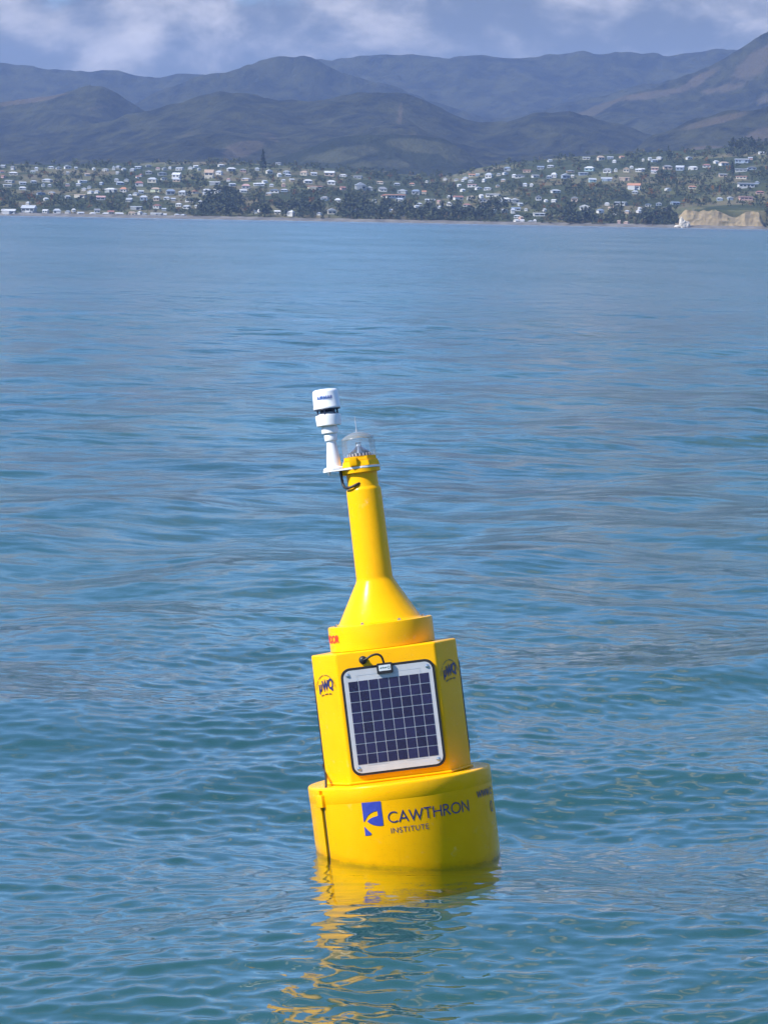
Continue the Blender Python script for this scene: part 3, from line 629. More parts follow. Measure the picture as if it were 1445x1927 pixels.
# ------------------------------------------------------------------ the buoy
M_YEL = None
def yellow_mat():
    m, t, b = mat_new('buoy_yellow_polyethylene')
    c = N(t, 'ShaderNodeTexCoord')
    n1 = noise(t, c.outputs['Object'], 7.0, 6, 0.6); n2 = noise(t, c.outputs['Object'], 55.0, 4, 0.6)
    base = mixc(t, smooth(t, n1.outputs[0], 0.3, 0.7), (0.93, 0.450, 0.002), (0.96, 0.480, 0.004))
    # streaky salt and scuff marks
    mpn = N(t, 'ShaderNodeMapping'); L(t, c.outputs['Object'], mpn.inputs[0]); mpn.inputs[3].default_value = (16, 16, 2.2)
    n3 = noise(t, mpn.outputs[0], 1.0, 6, 0.7)
    base = mixc(t, M_(t, 'MULTIPLY', smooth(t, n3.outputs[0], 0.56, 0.74), 0.22), base, (0.70, 0.31, 0.02))
    # pale salt bloom and a few bird marks, dark scuffs, and a wet weedy edge at the water
    n4 = noise(t, c.outputs['Object'], 19.0, 7, 0.72)
    base = mixc(t, M_(t, 'MULTIPLY', smooth(t, n4.outputs[0], 0.60, 0.72), 0.30), base, (0.80, 0.62, 0.30))
    n5 = noise(t, c.outputs['Object'], 34.0, 6, 0.75, 0.8)
    base = mixc(t, M_(t, 'MULTIPLY', smooth(t, n5.outputs[0], 0.68, 0.74), 0.55), base, (0.30, 0.17, 0.05))
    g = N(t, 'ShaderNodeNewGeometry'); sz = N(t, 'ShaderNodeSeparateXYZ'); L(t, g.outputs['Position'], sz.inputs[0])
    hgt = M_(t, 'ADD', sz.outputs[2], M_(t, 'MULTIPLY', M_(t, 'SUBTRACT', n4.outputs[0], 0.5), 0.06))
    wet = smooth(t, hgt, 0.045, 0.020); murk_fade = smooth(t, sz.outputs[2], -0.02, -0.20); slime = smooth(t, hgt, 0.020, 0.002)
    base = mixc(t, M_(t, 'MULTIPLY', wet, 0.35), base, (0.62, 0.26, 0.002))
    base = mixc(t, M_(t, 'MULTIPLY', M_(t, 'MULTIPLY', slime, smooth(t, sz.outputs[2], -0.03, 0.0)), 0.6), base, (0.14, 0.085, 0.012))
    base = mixc(t, murk_fade, base, (0.060, 0.110, 0.075))  # submerged hull painted towards the murk, standing in for light the water absorbs
    L(t, base, b.inputs['Base Color'])
    rg_ = M_(t, 'ADD', M_(t, 'MULTIPLY', n2.outputs[0], 0.16), 0.17)
    L(t, M_(t, 'MULTIPLY', rg_, M_(t, 'SUBTRACT', 1.0, M_(t, 'MULTIPLY', wet, 0.6))), b.inputs['Roughness'])
    b.inputs['Specular IOR Level'].default_value = 0.13
    bp = N(t, 'ShaderNodeBump'); bp.inputs['Strength'].default_value = 0.12; bp.inputs['Distance'].default_value = 0.003
    L(t, noise(t, c.outputs['Object'], 24.0, 3, 0.5).outputs[0], bp.inputs['Height']); L(t, bp.outputs[0], b.inputs['Normal'])
    return m
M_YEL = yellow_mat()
M_WHITE = plain('white_plastic', (0.80, 0.80, 0.79), 0.35, var=0.03, scale=30, bump=0.05)
M_RUB = plain('black_rubber', (0.012, 0.012, 0.013), 0.5, var=0.2, scale=40)
M_STEEL = plain('stainless_steel', (0.62, 0.61, 0.58), 0.28, metal=1.0, var=0.06, scale=80)
M_BACK = plain('panel_backing', (0.50, 0.51, 0.52), 0.32, var=0.04, scale=20)
M_BUS = plain('panel_busbar', (0.60, 0.62, 0.63), 0.3, metal=0.4, var=0.05)
M_INK = plain('navy_ink', (0.018, 0.022, 0.11), 0.45, var=0.08)
M_LOGO = plain('logo_blue', (0.022, 0.04, 0.30), 0.4, var=0.06)
M_RED = plain('red_ink', (0.72, 0.035, 0.02), 0.45, var=0.1)
M_SKYINK = plain('sensor_blue_ink', (0.02, 0.10, 0.38), 0.45, var=0.08)
M_DARK = plain('dark_sensor_gap', (0.035, 0.05, 0.10), 0.4, var=0.1)
def cell_mat():
    m, t, b = mat_new('solar_cell')
    c = N(t, 'ShaderNodeTexCoord'); oi = N(t, 'ShaderNodeObjectInfo')
    v = N(t, 'ShaderNodeTexVoronoi'); v.inputs['Scale'].default_value = 190.0
    ad = N(t, 'ShaderNodeVectorMath', operation='ADD'); L(t, c.outputs['Object'], ad.inputs[0]); L(t, oi.outputs['Location'], ad.inputs[1]); L(t, ad.outputs[0], v.inputs['Vector'])
    sp = N(t, 'ShaderNodeSeparateColor'); L(t, v.outputs['Color'], sp.inputs[0])
    f = M_(t, 'ADD', M_(t, 'MULTIPLY', sp.outputs[0], 0.45), M_(t, 'MULTIPLY', oi.outputs['Random'], 0.55))
    L(t, mixc(t, f, (0.008, 0.008, 0.034), (0.022, 0.022, 0.085)), b.inputs['Base Color'])
    b.inputs['Roughness'].default_value = 0.22; b.inputs['Coat Weight'].default_value = 0.3; b.inputs['Coat Roughness'].default_value = 0.05
    return m
M_CELL = cell_mat()
def clear_mat(name, tint, refl=1.0, milk=0.06):
    m, t, b = mat_new(name); t.nodes.remove(b)
    out = [n for n in t.nodes if n.type == 'OUTPUT_MATERIAL'][0]
    tr = N(t, 'ShaderNodeBsdfTransparent'); tr.inputs[0].default_value = (*tint, 1)
    gl = N(t, 'ShaderNodeBsdfGlossy'); gl.inputs['Roughness'].default_value = 0.06
    fr = N(t, 'ShaderNodeFresnel'); fr.inputs[0].default_value = 1.5
    mx = N(t, 'ShaderNodeMixShader'); L(t, M_(t, 'MULTIPLY', fr.outputs[0], refl, clamp=True), mx.inputs[0]); L(t, tr.outputs[0], mx.inputs[1]); L(t, gl.outputs[0], mx.inputs[2])
    df = N(t, 'ShaderNodeBsdfDiffuse'); df.inputs[0].default_value = (0.75, 0.8, 0.85, 1)
    m2 = N(t, 'ShaderNodeMixShader'); m2.inputs[0].default_value = milk; L(t, mx.outputs[0], m2.inputs[1]); L(t, df.outputs[0], m2.inputs[2])
    L(t, m2.outputs[0], out.inputs[0]); return m
M_CLEAR = clear_mat('clear_polycarbonate', (0.99, 0.99, 0.99), 0.5, 0.07)
M_LENS = clear_mat('lantern_lens', (0.80, 0.83, 0.86), 3.0)

def lathe(name, prof, mat, parent, seg=96, loc=None, sm=38, cap=True):
    bm = bmesh.new(); rings = []
    for r, z in prof:
        if r < 1e-5: rings.append([bm.verts.new((0, 0, z))])
        else: rings.append([bm.verts.new((r * math.cos(2 * math.pi * i / seg), r * math.sin(2 * math.pi * i / seg), z)) for i in range(seg)])
    for a, b in zip(rings, rings[1:]):
        for i in range(seg):
            j = (i + 1) % seg
            if len(a) == 1: bm.faces.new((a[0], b[i], b[j]))
            elif len(b) == 1: bm.faces.new((a[i], a[j], b[0]))
            else: bm.faces.new((a[i], a[j], b[j], b[i]))
    if cap:
        for rg_ in (rings[0], rings[-1]):
            if len(rg_) > 2: bm.faces.new(rg_)
    return from_bm(name, bm, mat, parent, sm, loc)
def tube(name, pts, rad, mat, parent, seg=10, sub=8, loc=None):
    """a smooth bent tube through the points"""
    P = [Vector(p) for p in pts]
    if len(P) > 2:
        Q = []
        E = [P[0] * 2 - P[1]] + P + [P[-1] * 2 - P[-2]]
        for i in range(1, len(E) - 2):
            for k in range(sub):
                t = k / sub; a, b, c, d = E[i - 1], E[i], E[i + 1], E[i + 2]
                Q.append(0.5 * ((2 * b) + (c - a) * t + (2 * a - 5 * b + 4 * c - d) * t * t + (3 * b - a - 3 * c + d) * t ** 3))
        Q.append(P[-1]); P = Q
    bm = bmesh.new(); prev = None; nrm = None
    for i, p in enumerate(P):
        tg = (P[min(i + 1, len(P) - 1)] - P[max(i - 1, 0)]).normalized()
        if nrm is None: nrm = tg.orthogonal().normalized()
        nrm = (nrm - tg * nrm.dot(tg)).normalized(); bn = tg.cross(nrm)
        ring = [bm.verts.new(p + (nrm * math.cos(2 * math.pi * k / seg) + bn * math.sin(2 * math.pi * k / seg)) * rad) for k in range(seg)]
        if prev:
            for k in range(seg): bm.faces.new((prev[k], prev[(k + 1) % seg], ring[(k + 1) % seg], ring[k]))
        else: bm.faces.new(ring)
        prev = ring
    bm.faces.new(prev)
    return from_bm(name, bm, mat, parent, 50, loc)
def prism(name, outline, z0, z1, mat, parent, bev=0.0, seg=2, sm=40, loc=None):
    bm = bmesh.new()
    a = [bm.verts.new((x, y, z0)) for x, y in outline]; b = [bm.verts.new((x, y, z1)) for x, y in outline]
    bm.faces.new(a[::-1]); bm.faces.new(b); n = len(a)
    for i in range(n): bm.faces.new((a[i], a[(i + 1) % n], b[(i + 1) % n], b[i]))
    if bev: bmesh.ops.bevel(bm, geom=bm.edges[:], offset=bev, segments=seg, affect='EDGES', profile=0.6)
    return from_bm(name, bm, mat, parent, sm, loc)
def box(name, x0, x1, y0, y1, z0, z1, mat, parent, bev=0.0, loc=None):
    return prism(name, [(x0, y0), (x1, y0), (x1, y1), (x0, y1)], z0, z1, mat, parent, bev, 2, 40, loc)
def rrect(wd, ht, r, n=7):
    o = []
    for cx, cy, a0 in ((wd / 2 - r, ht / 2 - r, 0), (-wd / 2 + r, ht / 2 - r, 90), (-wd / 2 + r, -ht / 2 + r, 180), (wd / 2 - r, -ht / 2 + r, 270)):
        for i in range(n + 1):
            a = R(a0 + 90 * i / n); o.append((cx + r * math.cos(a), cy + r * math.sin(a)))
    return o
def plate_xz(name, outline, y0, y1, mat, parent, bev=0.0, loc=None):
    """outline in x (right) and z (up), thickness along y; y0 is the front"""
    bm = bmesh.new()
    a = [bm.verts.new((x, y0, z)) for x, z in outline]; b = [bm.verts.new((x, y1, z)) for x, z in outline]
    fa = bm.faces.new(a); bm.faces.new(b[::-1]); n = len(a)
    for i in range(n): bm.faces.new((a[i], b[i], b[(i + 1) % n], a[(i + 1) % n]))
    if bev: bmesh.ops.bevel(bm, geom=list(fa.edges), offset=bev, segments=2, affect='EDGES')
    return from_bm(name, bm, mat, parent, 40, loc)

# --- lettering: own stroke alphabet, cap height 1
def arc(cx, cy, rx, ry, a0, a1, n=14):
    return [(cx + rx * math.cos(R(a0 + (a1 - a0) * i / n)), cy + ry * math.sin(R(a0 + (a1 - a0) * i / n))) for i in range(n + 1)]
GL = {
 'C': (0.82, [arc(.50, .5, .44, .45, 48, 312, 20)]),
 'A': (0.82, [[(.04, 0), (.41, .95), (.78, 0)], [(.18, .32), (.64, .32)]]),
 'W': (1.18, [[(.04, 1), (.33, .06), (.59, .92), (.85, .06), (1.14, 1)]]),
 'T': (0.70, [[(.02, .95), (.68, .95)], [(.35, .90), (.35, 0)]]),
 'H': (0.86, [[(.10, 0), (.10, 1)], [(.76, 0), (.76, 1)], [(.155, .52), (.705, .52)]]),
 'R': (0.72, [[(.10, 0), (.10, 1)], [(.155, .945)] + arc(.30, .73, .24, .215, 90, -90, 10) + [(.155, .515)], [(.33, .46), (.68, 0)]]),
 'O': (1.00, [arc(.50, .5, .44, .45, 90, 450, 28)]),
 'N': (0.90, [[(.11, 0), (.11, .96), (.79, .04), (.79, 1)]]),
 'I': (0.30, [[(.15, 0), (.15, 1)]]),
 'S': (0.58, [arc(.29, .72, .20, .22, 40, 270, 12) + arc(.29, .27, .21, .23, 90, -140, 12)]),
 'U': (0.82, [[(.11, 1), (.11, .36)] + arc(.41, .36, .30, .31, 180, 360, 12) + [(.71, 1)]]),
 'E': (0.60, [[(.55, .95), (.11, .95), (.11, .05), (.55, .05)], [(.165, .52), (.50, .52)]]),
 'M': (1.00, [[(.08, 0), (.16, .97), (.50, .12), (.84, .97), (.92, 0)]]),
 'D': (0.84, [[(.11, .05), (.11, .95), (.30, .95)] + arc(.34, .5, .40, .45, 90, -90, 14)[1:] + [(.11, .05)]]),
 'Q': (1.00, [arc(.46, .5, .38, .45, 90, 450, 28), [(.50, .12), (.66, -.10), (.90, -.12)]]),
 'u': (0.66, [[(.10, .68), (.10, -.30)], [(.155, .10), (.26, .04), (.40, .06), (.50, .16), (.50, .68)]]),
 'w': (0.84, [[(.03, .66), (.23, .05), (.42, .60), (.61, .05), (.81, .66)]]),
 'c': (0.56, [arc(.33, .33, .27, .29, 48, 312, 12)]),
 '.': (0.26, [[(.13, 0), (.13, .13)]]),
 '0': (0.66, [arc(.33, .5, .26, .46, 90, 450, 24)]),
 ' ': (0.40, []),
}
def strip(bm, pts, wd, h, fmap):
    n = len(pts); closed = (Vector(pts[0]) - Vector(pts[-1])).length < 1e-6
    if closed: pts = pts[:-1]; n -= 1
    Lf, Rt = [], []
    for i in range(n):
        p = Vector(pts[i])
        a = Vector(pts[i - 1]) if (i > 0 or closed) else None; b = Vector(pts[(i + 1) % n]) if (i < n - 1 or closed) else None
        d1 = (p - a).normalized() if a is not None else (b - p).normalized(); d2 = (b - p).normalized() if b is not None else d1
        n1 = Vector((-d1.y, d1.x)); n2 = Vector((-d2.y, d2.x)); mv = n1 + n2
        mv = mv.normalized() if mv.length > 1e-4 else n1
        k = wd / 2 / max(0.45, mv.dot(n1))
        Lf.append(p + mv * k); Rt.append(p - mv * k)
    vl = [bm.verts.new(fmap(q.x, q.y, h)) for q in Lf]; vr = [bm.verts.new(fmap(q.x, q.y, h)) for q in Rt]
    for i in range(n if closed else n - 1):
        j = (i + 1) % n; bm.faces.new((vl[i], vr[i], vr[j], vl[j]))
def text_bm(txt, fmap, height, wd, width=None, track=0.0, lean=0.0):
    adv = sum(GL[c][0] for c in txt) + track * (len(txt) - 1)
    sx = (width / adv) if width else height
    bm = bmesh.new(); x = 0.0
    for c in txt:
        a, ss = GL[c]
        for si, s in enumerate(ss):
            # subdivide long straight runs so that they follow a curved surface
            pts = []
            for p, q in zip(s, s[1:]):
                for k in range(3): pts.append((p[0] + (q[0] - p[0]) * k / 3, p[1] + (q[1] - p[1]) * k / 3))
            pts.append(s[-1])
            strip(bm, [((x + p[0] + lean * p[1]) * sx, p[1] * height) for p in pts], wd * height, 0.0016 + 0.0002 * si, fmap)
        x += a + track
    return bm
def cyl_map(rad, th0, z0):
    def f(u, v, h):
        th = th0 + u / rad
        return ((rad + h) * math.sin(th), -(rad + h) * math.cos(th), z0 + v)
    return f

# --- stand it in the water, leaning left and away
buoy = empty('marine_buoy')
LEAN_L, LEAN_B, SPIN = R(8.1), R(6.6), R(2.6)
az_ = Vector((-math.tan(LEAN_L), math.tan(LEAN_B), 1)).normalized()
n0 = Vector((math.sin(SPIN), -math.cos(SPIN), 0))
ay_ = (-n0 + az_ * n0.dot(az_)).normalized(); ax_ = ay_.cross(az_)
Mb = Matrix((ax_, ay_, az_)).transposed().to_4x4()
buoy.rotation_euler = Mb.to_euler(); buoy.location = BUOY
SB = 460.0 / PXM; buoy.scale = (SB, SB, SB)
tag(buoy, 'leaning yellow data buoy with solar panels, lantern and white weather sensor', 'buoy')

def build_drum():
    prof = [(0.0, -0.165), (0.330, -0.165), (0.362, -0.158), (0.3735, -0.135), (0.3735, 0.249), (0.3738, 0.2505), (0.3747, 0.252), (0.3747, 0.305), (0.3735, 0.3105), (0.3705, 0.3138), (0.366, 0.315), (0.24, 0.315), (0.0, 0.315)]
    nc = R(-57.5 - 2.6); ths = [(nc + hw) for hw in (-0.034, -0.030, 0.030, 0.034)]
    th = sorted([2 * math.pi * i / 144 - math.pi for i in range(144) if abs(2 * math.pi * i / 144 - math.pi - nc) > 0.05] + ths)
    bm = bmesh.new(); rings = []
    for r, z in prof:
        if r < 1e-5: rings.append([bm.verts.new((0, 0, z))]); continue
        ring = []
        for t in th:
            rr = r - 0.045 if (abs(t - nc) < 0.032 and z < 0.305 and r > 0.3) else r
            ring.append(bm.verts.new((rr * math.sin(t), -rr * math.cos(t), z)))
        rings.append(ring)
    for a, b in zip(rings, rings[1:]):
        n = max(len(a), len(b))
        for i in range(n):
            j = (i + 1) % n
            if len(a) == 1: bm.faces.new((a[0], b[i], b[j]))
            elif len(b) == 1: bm.faces.new((a[i], a[j], b[0]))
            else: bm.faces.new((a[i], a[j], b[j], b[i]))
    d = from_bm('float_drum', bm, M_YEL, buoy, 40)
    # clamp over the slot, cable in it and up the corner of the hull
    cth = nc; e = Vector((math.sin(cth), -math.cos(cth), 0)); tng = Vector((math.cos(cth), math.sin(cth), 0))
    c = box('slot_clamp', -0.024, 0.024, -0.014, 0.030, 0.0, 0.050, M_YEL, buoy, 0.004)
    c.location = e * 0.374 + Vector((0, 0, 0.238)); c.rotation_euler = (0, 0, cth)
    tube('slot_cable', [e * 0.362 + Vector((0, 0, -0.08)), e * 0.362 + Vector((0, 0, 0.1)), e * 0.362 + Vector((0, 0, 0.236))], 0.0075, M_RUB, buoy)
    tube('hull_cable', [e * 0.352 + Vector((0, 0, 0.290)), e * 0.345 + Vector((0, 0, 0.33)), Vector((-0.296, -0.075, 0.36)), Vector((-0.302, -0.052, 0.40))], 0.005, M_RUB, buoy)
build_drum()

# hull: triangle with cut corners, three wide faces for panels and three narrow ones
WIDE, NARROW = 0.404, 0.193
Sd = WIDE + 2 * NARROW; INR = Sd / (2 * math.sqrt(3)); NAR_D = Sd / math.sqrt(3) - NARROW * math.sqrt(3) / 2
HZ0, HZ1 = 0.317, 0.845
outl = []
for k in range(3):
    a = R(120 * k); n = Vector((math.sin(a), -math.cos(a))); tg = Vector((math.cos(a), math.sin(a)))
    for s in (-1, 1):
        q = n * INR + tg * (s * WIDE / 2); outl.append((q.x, q.y))
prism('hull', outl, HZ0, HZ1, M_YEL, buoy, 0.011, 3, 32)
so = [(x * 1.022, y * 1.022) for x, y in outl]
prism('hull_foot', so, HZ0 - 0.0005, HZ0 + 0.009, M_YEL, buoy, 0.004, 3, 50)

ring = lathe('collar_ring', [(0.0, 0.847), (0.2145, 0.847), (0.2145, 0.940), (0.2125, 0.9455), (0.208, 0.948), (0.0, 0.948)], M_YEL, buoy, 128)
for i in range(8):
    a = R(22 + 45 * i); pb = (0.194 * math.sin(a), -0.194 * math.cos(a), 0.948)
    lathe('bolt', [(0.0, 0), (0.0085, 0), (0.0085, 0.002), (0.006, 0.002), (0.006, 0.0065), (0.0045, 0.008), (0, 0.008)], M_STEEL, buoy, 6, pb, 30)
lathe('mast', [(0.176, 0.9485), (0.171, 0.952), (0.166, 0.957), (0.078, 1.116), (0.0755, 1.124), (0.0745, 1.132), (0.0715, 1.488), (0.0700, 1.494), (0.0655, 1.500), (0.0635, 1.506), (0.0635, 1.560), (0.078, 1.562), (0.078, 1.577), (0.0, 1.577)], M_YEL, buoy, 96, None, 34)

# --- mounting plate, sensor, lantern on top
def capsule(r1, r2, x2, n=20):
    o = []
    for i in range(n + 1):
        a = R(-90 + 180 * i / n); o.append((r1 * math.cos(a), r1 * math.sin(a)))
    for i in range(n + 1):
        a = R(90 + 180 * i / n); o.append((x2 + r2 * math.cos(a), r2 * math.sin(a)))
    return o
SX = -0.108
plate = prism('mounting_plate', capsule(0.079, 0.048, SX), 1.5785, 1.5865, M_WHITE, buoy, 0.0015, 2)
prism('mast_bracket', capsule(0.05, 0.028, -0.060), 1.556, 1.5775, M_YEL, buoy, 0.003, 2)
lathe('nut', [(0, 0), (0.007, 0), (0.007, -0.008), (0.004, -0.008), (0.004, -0.014), (0, -0.014)], M_STEEL, buoy, 6, (SX - 0.026, -0.012, 1.578), 30)
ws = empty('weather_sensor', (SX, 0, 1.5865), buoy)
lathe('flange', [(0, 0.0003), (0.045, 0.0003), (0.046, 0.003), (0.045, 0.008), (0.034, 0.011), (0, 0.011)], M_WHITE, ws, 48)
lathe('pole', [(0.0305, 0.0105), (0.0300, 0.020), (0.0275, 0.050), (0.0225, 0.085), (0.0195, 0.112), (0.0195, 0.121)], M_WHITE, ws, 48)
lathe('collar', [(0, 0.1195), (0.0255, 0.1195), (0.0262, 0.121), (0.0262, 0.143), (0.0235, 0.147), (0.0235, 0.151), (0, 0.151)], M_WHITE, ws, 48)
lathe('coupling', [(0, 0.149), (0.031, 0.149), (0.0345, 0.152), (0.0345, 0.172), (0.032, 0.174), (0.030, 0.182), (0, 0.182)], M_WHITE, ws, 48)
lathe('lower_cup', [(0, 0.181), (0.047, 0.181), (0.0505, 0.184), (0.0525, 0.220), (0.0515, 0.226), (0.045, 0.2265), (0.028, 0.238), (0, 0.238)], M_WHITE, ws, 64)
lathe('sound_reflector', [(0, 0.2375), (0.0265, 0.2375), (0.024, 0.242), (0.024, 0.252), (0, 0.252)], M_DARK, ws, 48)
for i in range(6):
    a = R(60 * i + 12)
    lathe('pin', [(0, 0.2262), (0.0038, 0.2262), (0.0038, 0.2475), (0, 0.2475)], M_DARK, ws, 10, (0.041 * math.cos(a), 0.041 * math.sin(a), 0))
lathe('shroud_plate', [(0, 0.2468), (0.053, 0.2468), (0.054, 0.2488), (0.053, 0.2508), (0, 0.2508)], M_DARK, ws, 64)
lathe('cap', [(0, 0.2515), (0.0555, 0.2515), (0.0565, 0.254), (0.0565, 0.259), (0.0545, 0.262), (0.0530, 0.318), (0.0505, 0.326), (0.044, 0.3305), (0.020, 0.333), (0, 0.333)], M_WHITE, ws, 64)
from_bm('lettering', text_bm('AIRMAR', cyl_map(0.0541, R(-42), 0.289), 0.0140, 0.22, 0.066, 0.10), M_SKYINK, ws)
tube('sensor_cable', [(SX + 0.022, -0.020, 1.580), (SX + 0.024, -0.020, 1.545), (SX + 0.026, -0.022, 1.522), (SX + 0.034, -0.036, 1.507), (SX + 0.052, -0.056, 1.505), (SX + 0.078, -0.062, 1.513), (SX + 0.094, -0.058, 1.518)], 0.0058, M_RUB, buoy)

ln = empty('lantern', (0, 0, 1.5868), buoy)
def octo(r): return [(r * math.cos(R(22.5 + 45 * i)), r * math.sin(R(22.5 + 45 * i))) for i in range(8)]
def frustum(name, r0, r1, z0, z1, mat, parent):
    bm = bmesh.new(); a = [bm.verts.new((*p, z0)) for p in octo(r0)]; b = [bm.verts.new((*p, z1)) for p in octo(r1)]
    bm.faces.new(a[::-1]); bm.faces.new(b)
    for i in range(8): bm.faces.new((a[i], a[(i + 1) % 8], b[(i + 1) % 8], b[i]))
    bmesh.ops.bevel(bm, geom=bm.edges[:], offset=0.0015, segments=2, affect='EDGES')
    return from_bm(name, bm, mat, parent, 30)
frustum('base', 0.083, 0.077, 0.0, 0.024, M_YEL, ln); frustum('base_step', 0.072, 0.070, 0.0245, 0.041, M_YEL, ln)
box('switch_box', -0.046, -0.016, -0.085, -0.066, 0.0035, 0.039, M_YEL, ln, 0.003)
lathe('light_ring', [(0, 0.0415), (0.047, 0.0415), (0.047, 0.054), (0, 0.054)], M_DARK, ln, 48)
for i in range(20):
    a = R(18 * i); q = box('diode', -0.0025, 0.0025, -0.0012, 0.0012, 0.0425, 0.0530, M_WHITE, ln, 0, (0.0485 * math.sin(a), -0.0485 * math.cos(a), 0)); q.rotation_euler = (0, 0, a)
lathe('lens', [(0.046, 0.0545), (0.044, 0.060), (0.030, 0.070), (0.013, 0.083), (0.010, 0.094), (0.013, 0.099), (0.006, 0.101), (0.0, 0.101)], M_LENS, ln, 32)
lathe('reflector', [(0, 0.0545), (0.012, 0.0545), (0.006, 0.075), (0.004, 0.088), (0, 0.088)], M_STEEL, ln, 24)
lathe('dome', [(0.0690, 0.0420), (0.0695, 0.060), (0.0675, 0.112), (0.0640, 0.119), (0.045, 0.131), (0.020, 0.139), (0.005, 0.1405), (0, 0.1405)], M_CLEAR, ln, 64, cap=False)
lathe('dome_cap', [(0.0680, 0.1130), (0.0640, 0.1205), (0.045, 0.1325), (0.020, 0.1405), (0.005, 0.1425), (0, 0.1425)], clear_mat('frosted_polycarbonate', (0.99, 0.99, 1.0), 0.6, 0.15), ln, 64, cap=False)
lathe('bird_spike', [(0.005, 0.1415), (0.0045, 0.150), (0.0022, 0.155), (0.0018, 0.205), (0, 0.206)], clear_mat('spike_polycarbonate', (0.95, 0.97, 1.0), 1.0, 0.35), ln, 12)

# --- solar panels
PW, PH = 0.378, 0.433
def make_panel(k, full):
    a = R(120 * k); n = Vector((math.sin(a), -math.cos(a), 0))
    zc = HZ0 + 0.030 + PH / 2 + 0.002
    sp = empty('solar_panel', n * (INR + 0.0003) + Vector((0, 0, zc)), buoy, (0, 0, a))
    plate_xz('gasket', rrect(PW, PH, 0.038), -0.0150 if full else -0.0095, 0.0, M_RUB, sp, 0.003)
    if not full: return
    plate_xz('backing', rrect(PW - 0.020, PH - 0.020, 0.031), -0.0172, -0.0151, M_BACK, sp, 0.0008)
    if not full: return
    cw = 0.327 / 8; ch = 0.336 / 8; g = 0.0032; zg = -0.005
    cm = plate_xz('cell', [(-(cw - g) / 2, -(ch - g) / 2), ((cw - g) / 2, -(ch - g) / 2), ((cw - g) / 2, (ch - g) / 2), (-(cw - g) / 2, (ch - g) / 2)], -0.0184, -0.0171, M_CELL, sp)
    first = True
    for i in range(8):
        for j in range(8):
            lc = ((i - 3.5) * cw, 0, (j - 3.5) * ch + zg)
            if first: cm.location = lc; first = False
            else: mesh_obj('cell', cm.data, None, sp, lc)
    ztop = zg + 4 * ch; zbot = zg - 4 * ch
    for (x0, x1, z, hh) in ((-0.125, 0.128, ztop + 0.021, 0.0018), (-0.042, 0.044, ztop + 0.008, 0.0018), (-0.122, -0.040, zbot - 0.0035, 0.004), (0.040, 0.122, zbot - 0.0035, 0.004)):
        plate_xz('busbar', [(x0, z - hh / 2), (x1, z - hh / 2), (x1, z + hh / 2), (x0, z + hh / 2)], -0.0178, -0.0171, M_BUS, sp)
    for (x, z0, z1) in ((-0.125, ztop + 0.002, ztop + 0.020), (0.128, ztop + 0.002, ztop + 0.020)):
        plate_xz('busbar', [(x - 0.001, z0), (x + 0.001, z0), (x + 0.001, z1), (x - 0.001, z1)], -0.0178, -0.0171, M_BUS, sp)
    for sx in (-1, 1):
        for sz in (-1, 1):
            s = lathe('screw', [(0, 0), (0.0085, 0), (0.0085, 0.0012), (0.0062, 0.0016), (0.0058, 0.004), (0.0035, 0.0052), (0, 0.0054)], M_STEEL, sp, 20, (sx * (PW / 2 - 0.029), -0.0171, sz * (PH / 2 - 0.029)), 40)
            s.rotation_euler = (R(90), 0, 0)
    jz = PH / 2 - 0.016
    jb = plate_xz('junction_box', rrect(0.064, 0.043, 0.006), -0.030, -0.0175, M_RUB, sp, 0.003, (-0.010, 0, jz))
    plate_xz('label_plate', rrect(0.048, 0.023, 0.002), -0.0312, -0.0301, plain('label_white', (0.66, 0.70, 0.70), 0.4, var=0.04), sp, 0, (-0.010, 0, jz + 0.002))
    bm = bmesh.new()
    for i, (x0, x1, zz_) in enumerate(((-0.019, -0.012, 0.0), (-0.0105, -0.0045, 0.0006), (-0.003, 0.002, 0.0), (0.0035, 0.0085, 0.0006))):
        strip(bm, [(x0, zz_ - 0.002), (x1, zz_ + 0.002)], 0.0042, 0, lambda u, v, h: (u, -0.0315, v))
    strip(bm, arc(0.0165, 0, 0.0042, 0.0052, 90, 450, 14), 0.0022, 0, lambda u, v, h: (u, -0.0315, v))
    from_bm('label_print', bm, plain('label_ink', (0.05, 0.13, 0.13), 0.5), sp, None, (-0.010, 0, jz + 0.002))
    gz = PH / 2 + 0.026; gx = -0.092
    gl = lathe('cable_gland', [(0, 0), (0.0165, 0), (0.0165, 0.006), (0.0130, 0.007), (0.0130, 0.016), (0.0075, 0.020), (0, 0.020)], M_RUB, sp, 20, (gx, 0.0, gz), 35); gl.rotation_euler = (R(90), 0, 0)
    tube('cable', [(gx, -0.018, gz), (gx + 0.012, -0.030, gz + 0.003), (gx + 0.034, -0.034, gz + 0.014), (gx + 0.058, -0.034, gz + 0.017), (gx + 0.074, -0.031, gz + 0.006), (gx + 0.080, -0.026, gz - 0.016), (gx + 0.081, -0.024, jz + 0.018)], 0.0046, M_RUB, sp)
make_panel(0, True); make_panel(1, False); make_panel(2, False)

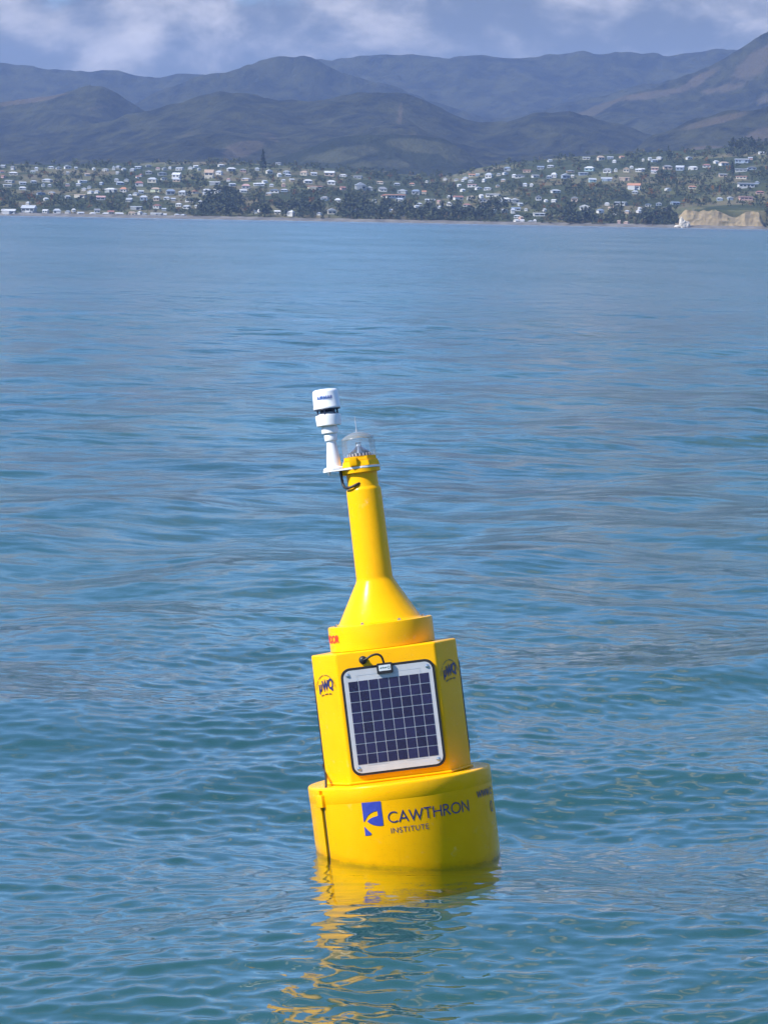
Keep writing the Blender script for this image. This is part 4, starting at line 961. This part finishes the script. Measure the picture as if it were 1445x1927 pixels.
# --- lettering and emblems
VO = -2.6
KD = 0.3737
from_bm('lettering', text_bm('CAWTHRON', cyl_map(KD, R(-8.6 + VO), 0.160), 0.0445, 0.125, 0.356, 0.06), M_INK, buoy)
from_bm('lettering', text_bm('INSTITUTE', cyl_map(KD, R(-8.0 + VO), 0.119), 0.0205, 0.125, 0.155, 0.08), M_INK, buoy)
from_bm('lettering', text_bm('www.c', cyl_map(KD, R(54.5 + VO), 0.202), 0.041, 0.125, 0.150, 0.02), M_INK, buoy)
from_bm('lettering', text_bm('0', cyl_map(KD, R(70.5 + VO), 0.132), 0.043, 0.125, 0.034), M_INK, buoy)
from_bm('lettering', text_bm('DO NOT MOOR', cyl_map(0.2146, R(-52.5 + VO) - 0.300 / 0.2146, 0.885), 0.029, 0.26, 0.300, 0.08), M_RED, buoy)
def logo():
    bm = bmesh.new(); f = cyl_map(KD, R(-24.2 + VO), 0.250); k = 0.00064
    def poly(pts):
        bmt = bmesh.new(); vs = [bmt.verts.new((x, y, 0)) for x, y in pts]; bmt.faces.new(vs).normal_update()
        bmesh.ops.triangulate(bmt, faces=bmt.faces[:])
        bmesh.ops.subdivide_edges(bmt, edges=bmt.edges[:], cuts=1, use_grid_fill=True)
        bmesh.ops.triangulate(bmt, faces=bmt.faces[:])
        mp_ = {v: bm.verts.new(f(v.co.x * k, -v.co.y * k, 0.0018)) for v in bmt.verts}
        for fc in bmt.faces: bm.faces.new([mp_[v] for v in fc.verts])
        bmt.free()
    poly([(0, 0), (126, 0), (126, 150), (108, 152), (84, 149), (58, 141), (38, 130), (24, 118), (38, 106), (60, 96), (98, 88), (98, 57), (74, 60), (48, 70), (28, 86), (12, 108), (0, 122)])
    poly([(0, 146), (10, 158), (22, 172), (36, 186), (44, 196), (36, 204), (0, 206)])
    bmesh.ops.remove_doubles(bm, verts=bm.verts[:], dist=1e-6)
    from_bm('emblem', bm, M_LOGO, buoy)
logo()
def emblem(a_deg):
    a = R(a_deg); n = Vector((math.sin(a), -math.cos(a), 0)); tg = Vector((math.cos(a), math.sin(a), 0))
    c = n * NAR_D + Vector((0, 0, HZ1 - 0.128))
    f = lambda u, v, h: tuple(c + tg * u + Vector((0, 0, v)) + n * (h + 0.0004))
    e = empty('emblem', (0, 0, 0), buoy)
    from_bm('emblem_letters', text_bm('uWQ', lambda u, v, h: f(u - 0.056, v - 0.014 + 0.10 * (u - 0.056), h), 0.040, 0.24, 0.116, 0.02), M_INK, e)
    rg = random.Random(int(a_deg) + 500); ink = plain('emblem_brown_ink_%d' % int(a_deg), (0.10, 0.065, 0.02), 0.5)
    for (a0, a1) in ((172, 136), (131, 99), (93, 56), (51, 14)):
        bm = bmesh.new(); q = a0
        while q > a1:
            st = min(rg.uniform(3.5, 6.5), q - a1)
            strip(bm, arc(0, -0.022, 0.078, 0.068, q, q - st, 2), 0.0042 * rg.uniform(0.7, 1.2), 0.0017, f); q -= st + 1.4
        from_bm('emblem_word', bm, ink, e)
    for (x0, x1) in ((-0.042, -0.020), (-0.014, 0.012), (0.018, 0.042)):
        bm = bmesh.new(); x = x0
        while x < x1:
            st = rg.uniform(0.004, 0.007)
            yv = lambda t: -0.031 - 2.2 * t * t + 0.08 * t
            strip(bm, [(x, yv(x)), (min(x + st, x1), yv(min(x + st, x1)))], 0.0065 * rg.uniform(0.7, 1.15), 0.0017, f); x += st + 0.0014
        from_bm('emblem_word', bm, ink, e)
emblem(-60); emblem(60)

# ------------------------------------------------------------------ haze over the bay
def haze():
    bm = bmesh.new(); box_bm(bm, -9500, 9500, -120, 13200, -8, 760)
    m, t, b = mat_new('sea_haze'); t.nodes.remove(b)
    out = [n for n in t.nodes if n.type == 'OUTPUT_MATERIAL'][0]
    v = N(t, 'ShaderNodeVolumePrincipled'); v.inputs['Color'].default_value = (0.38, 0.55, 0.95, 1); v.inputs['Density'].default_value = HAZE
    v.inputs['Anisotropy'].default_value = 0.0
    L(t, v.outputs[0], out.inputs['Volume'])
    o = from_bm('haze', bm, m); tag(o, 'thin blue haze over the bay and the hills', 'haze', kind='stuff')
HAZE = 0.70e-4
haze()
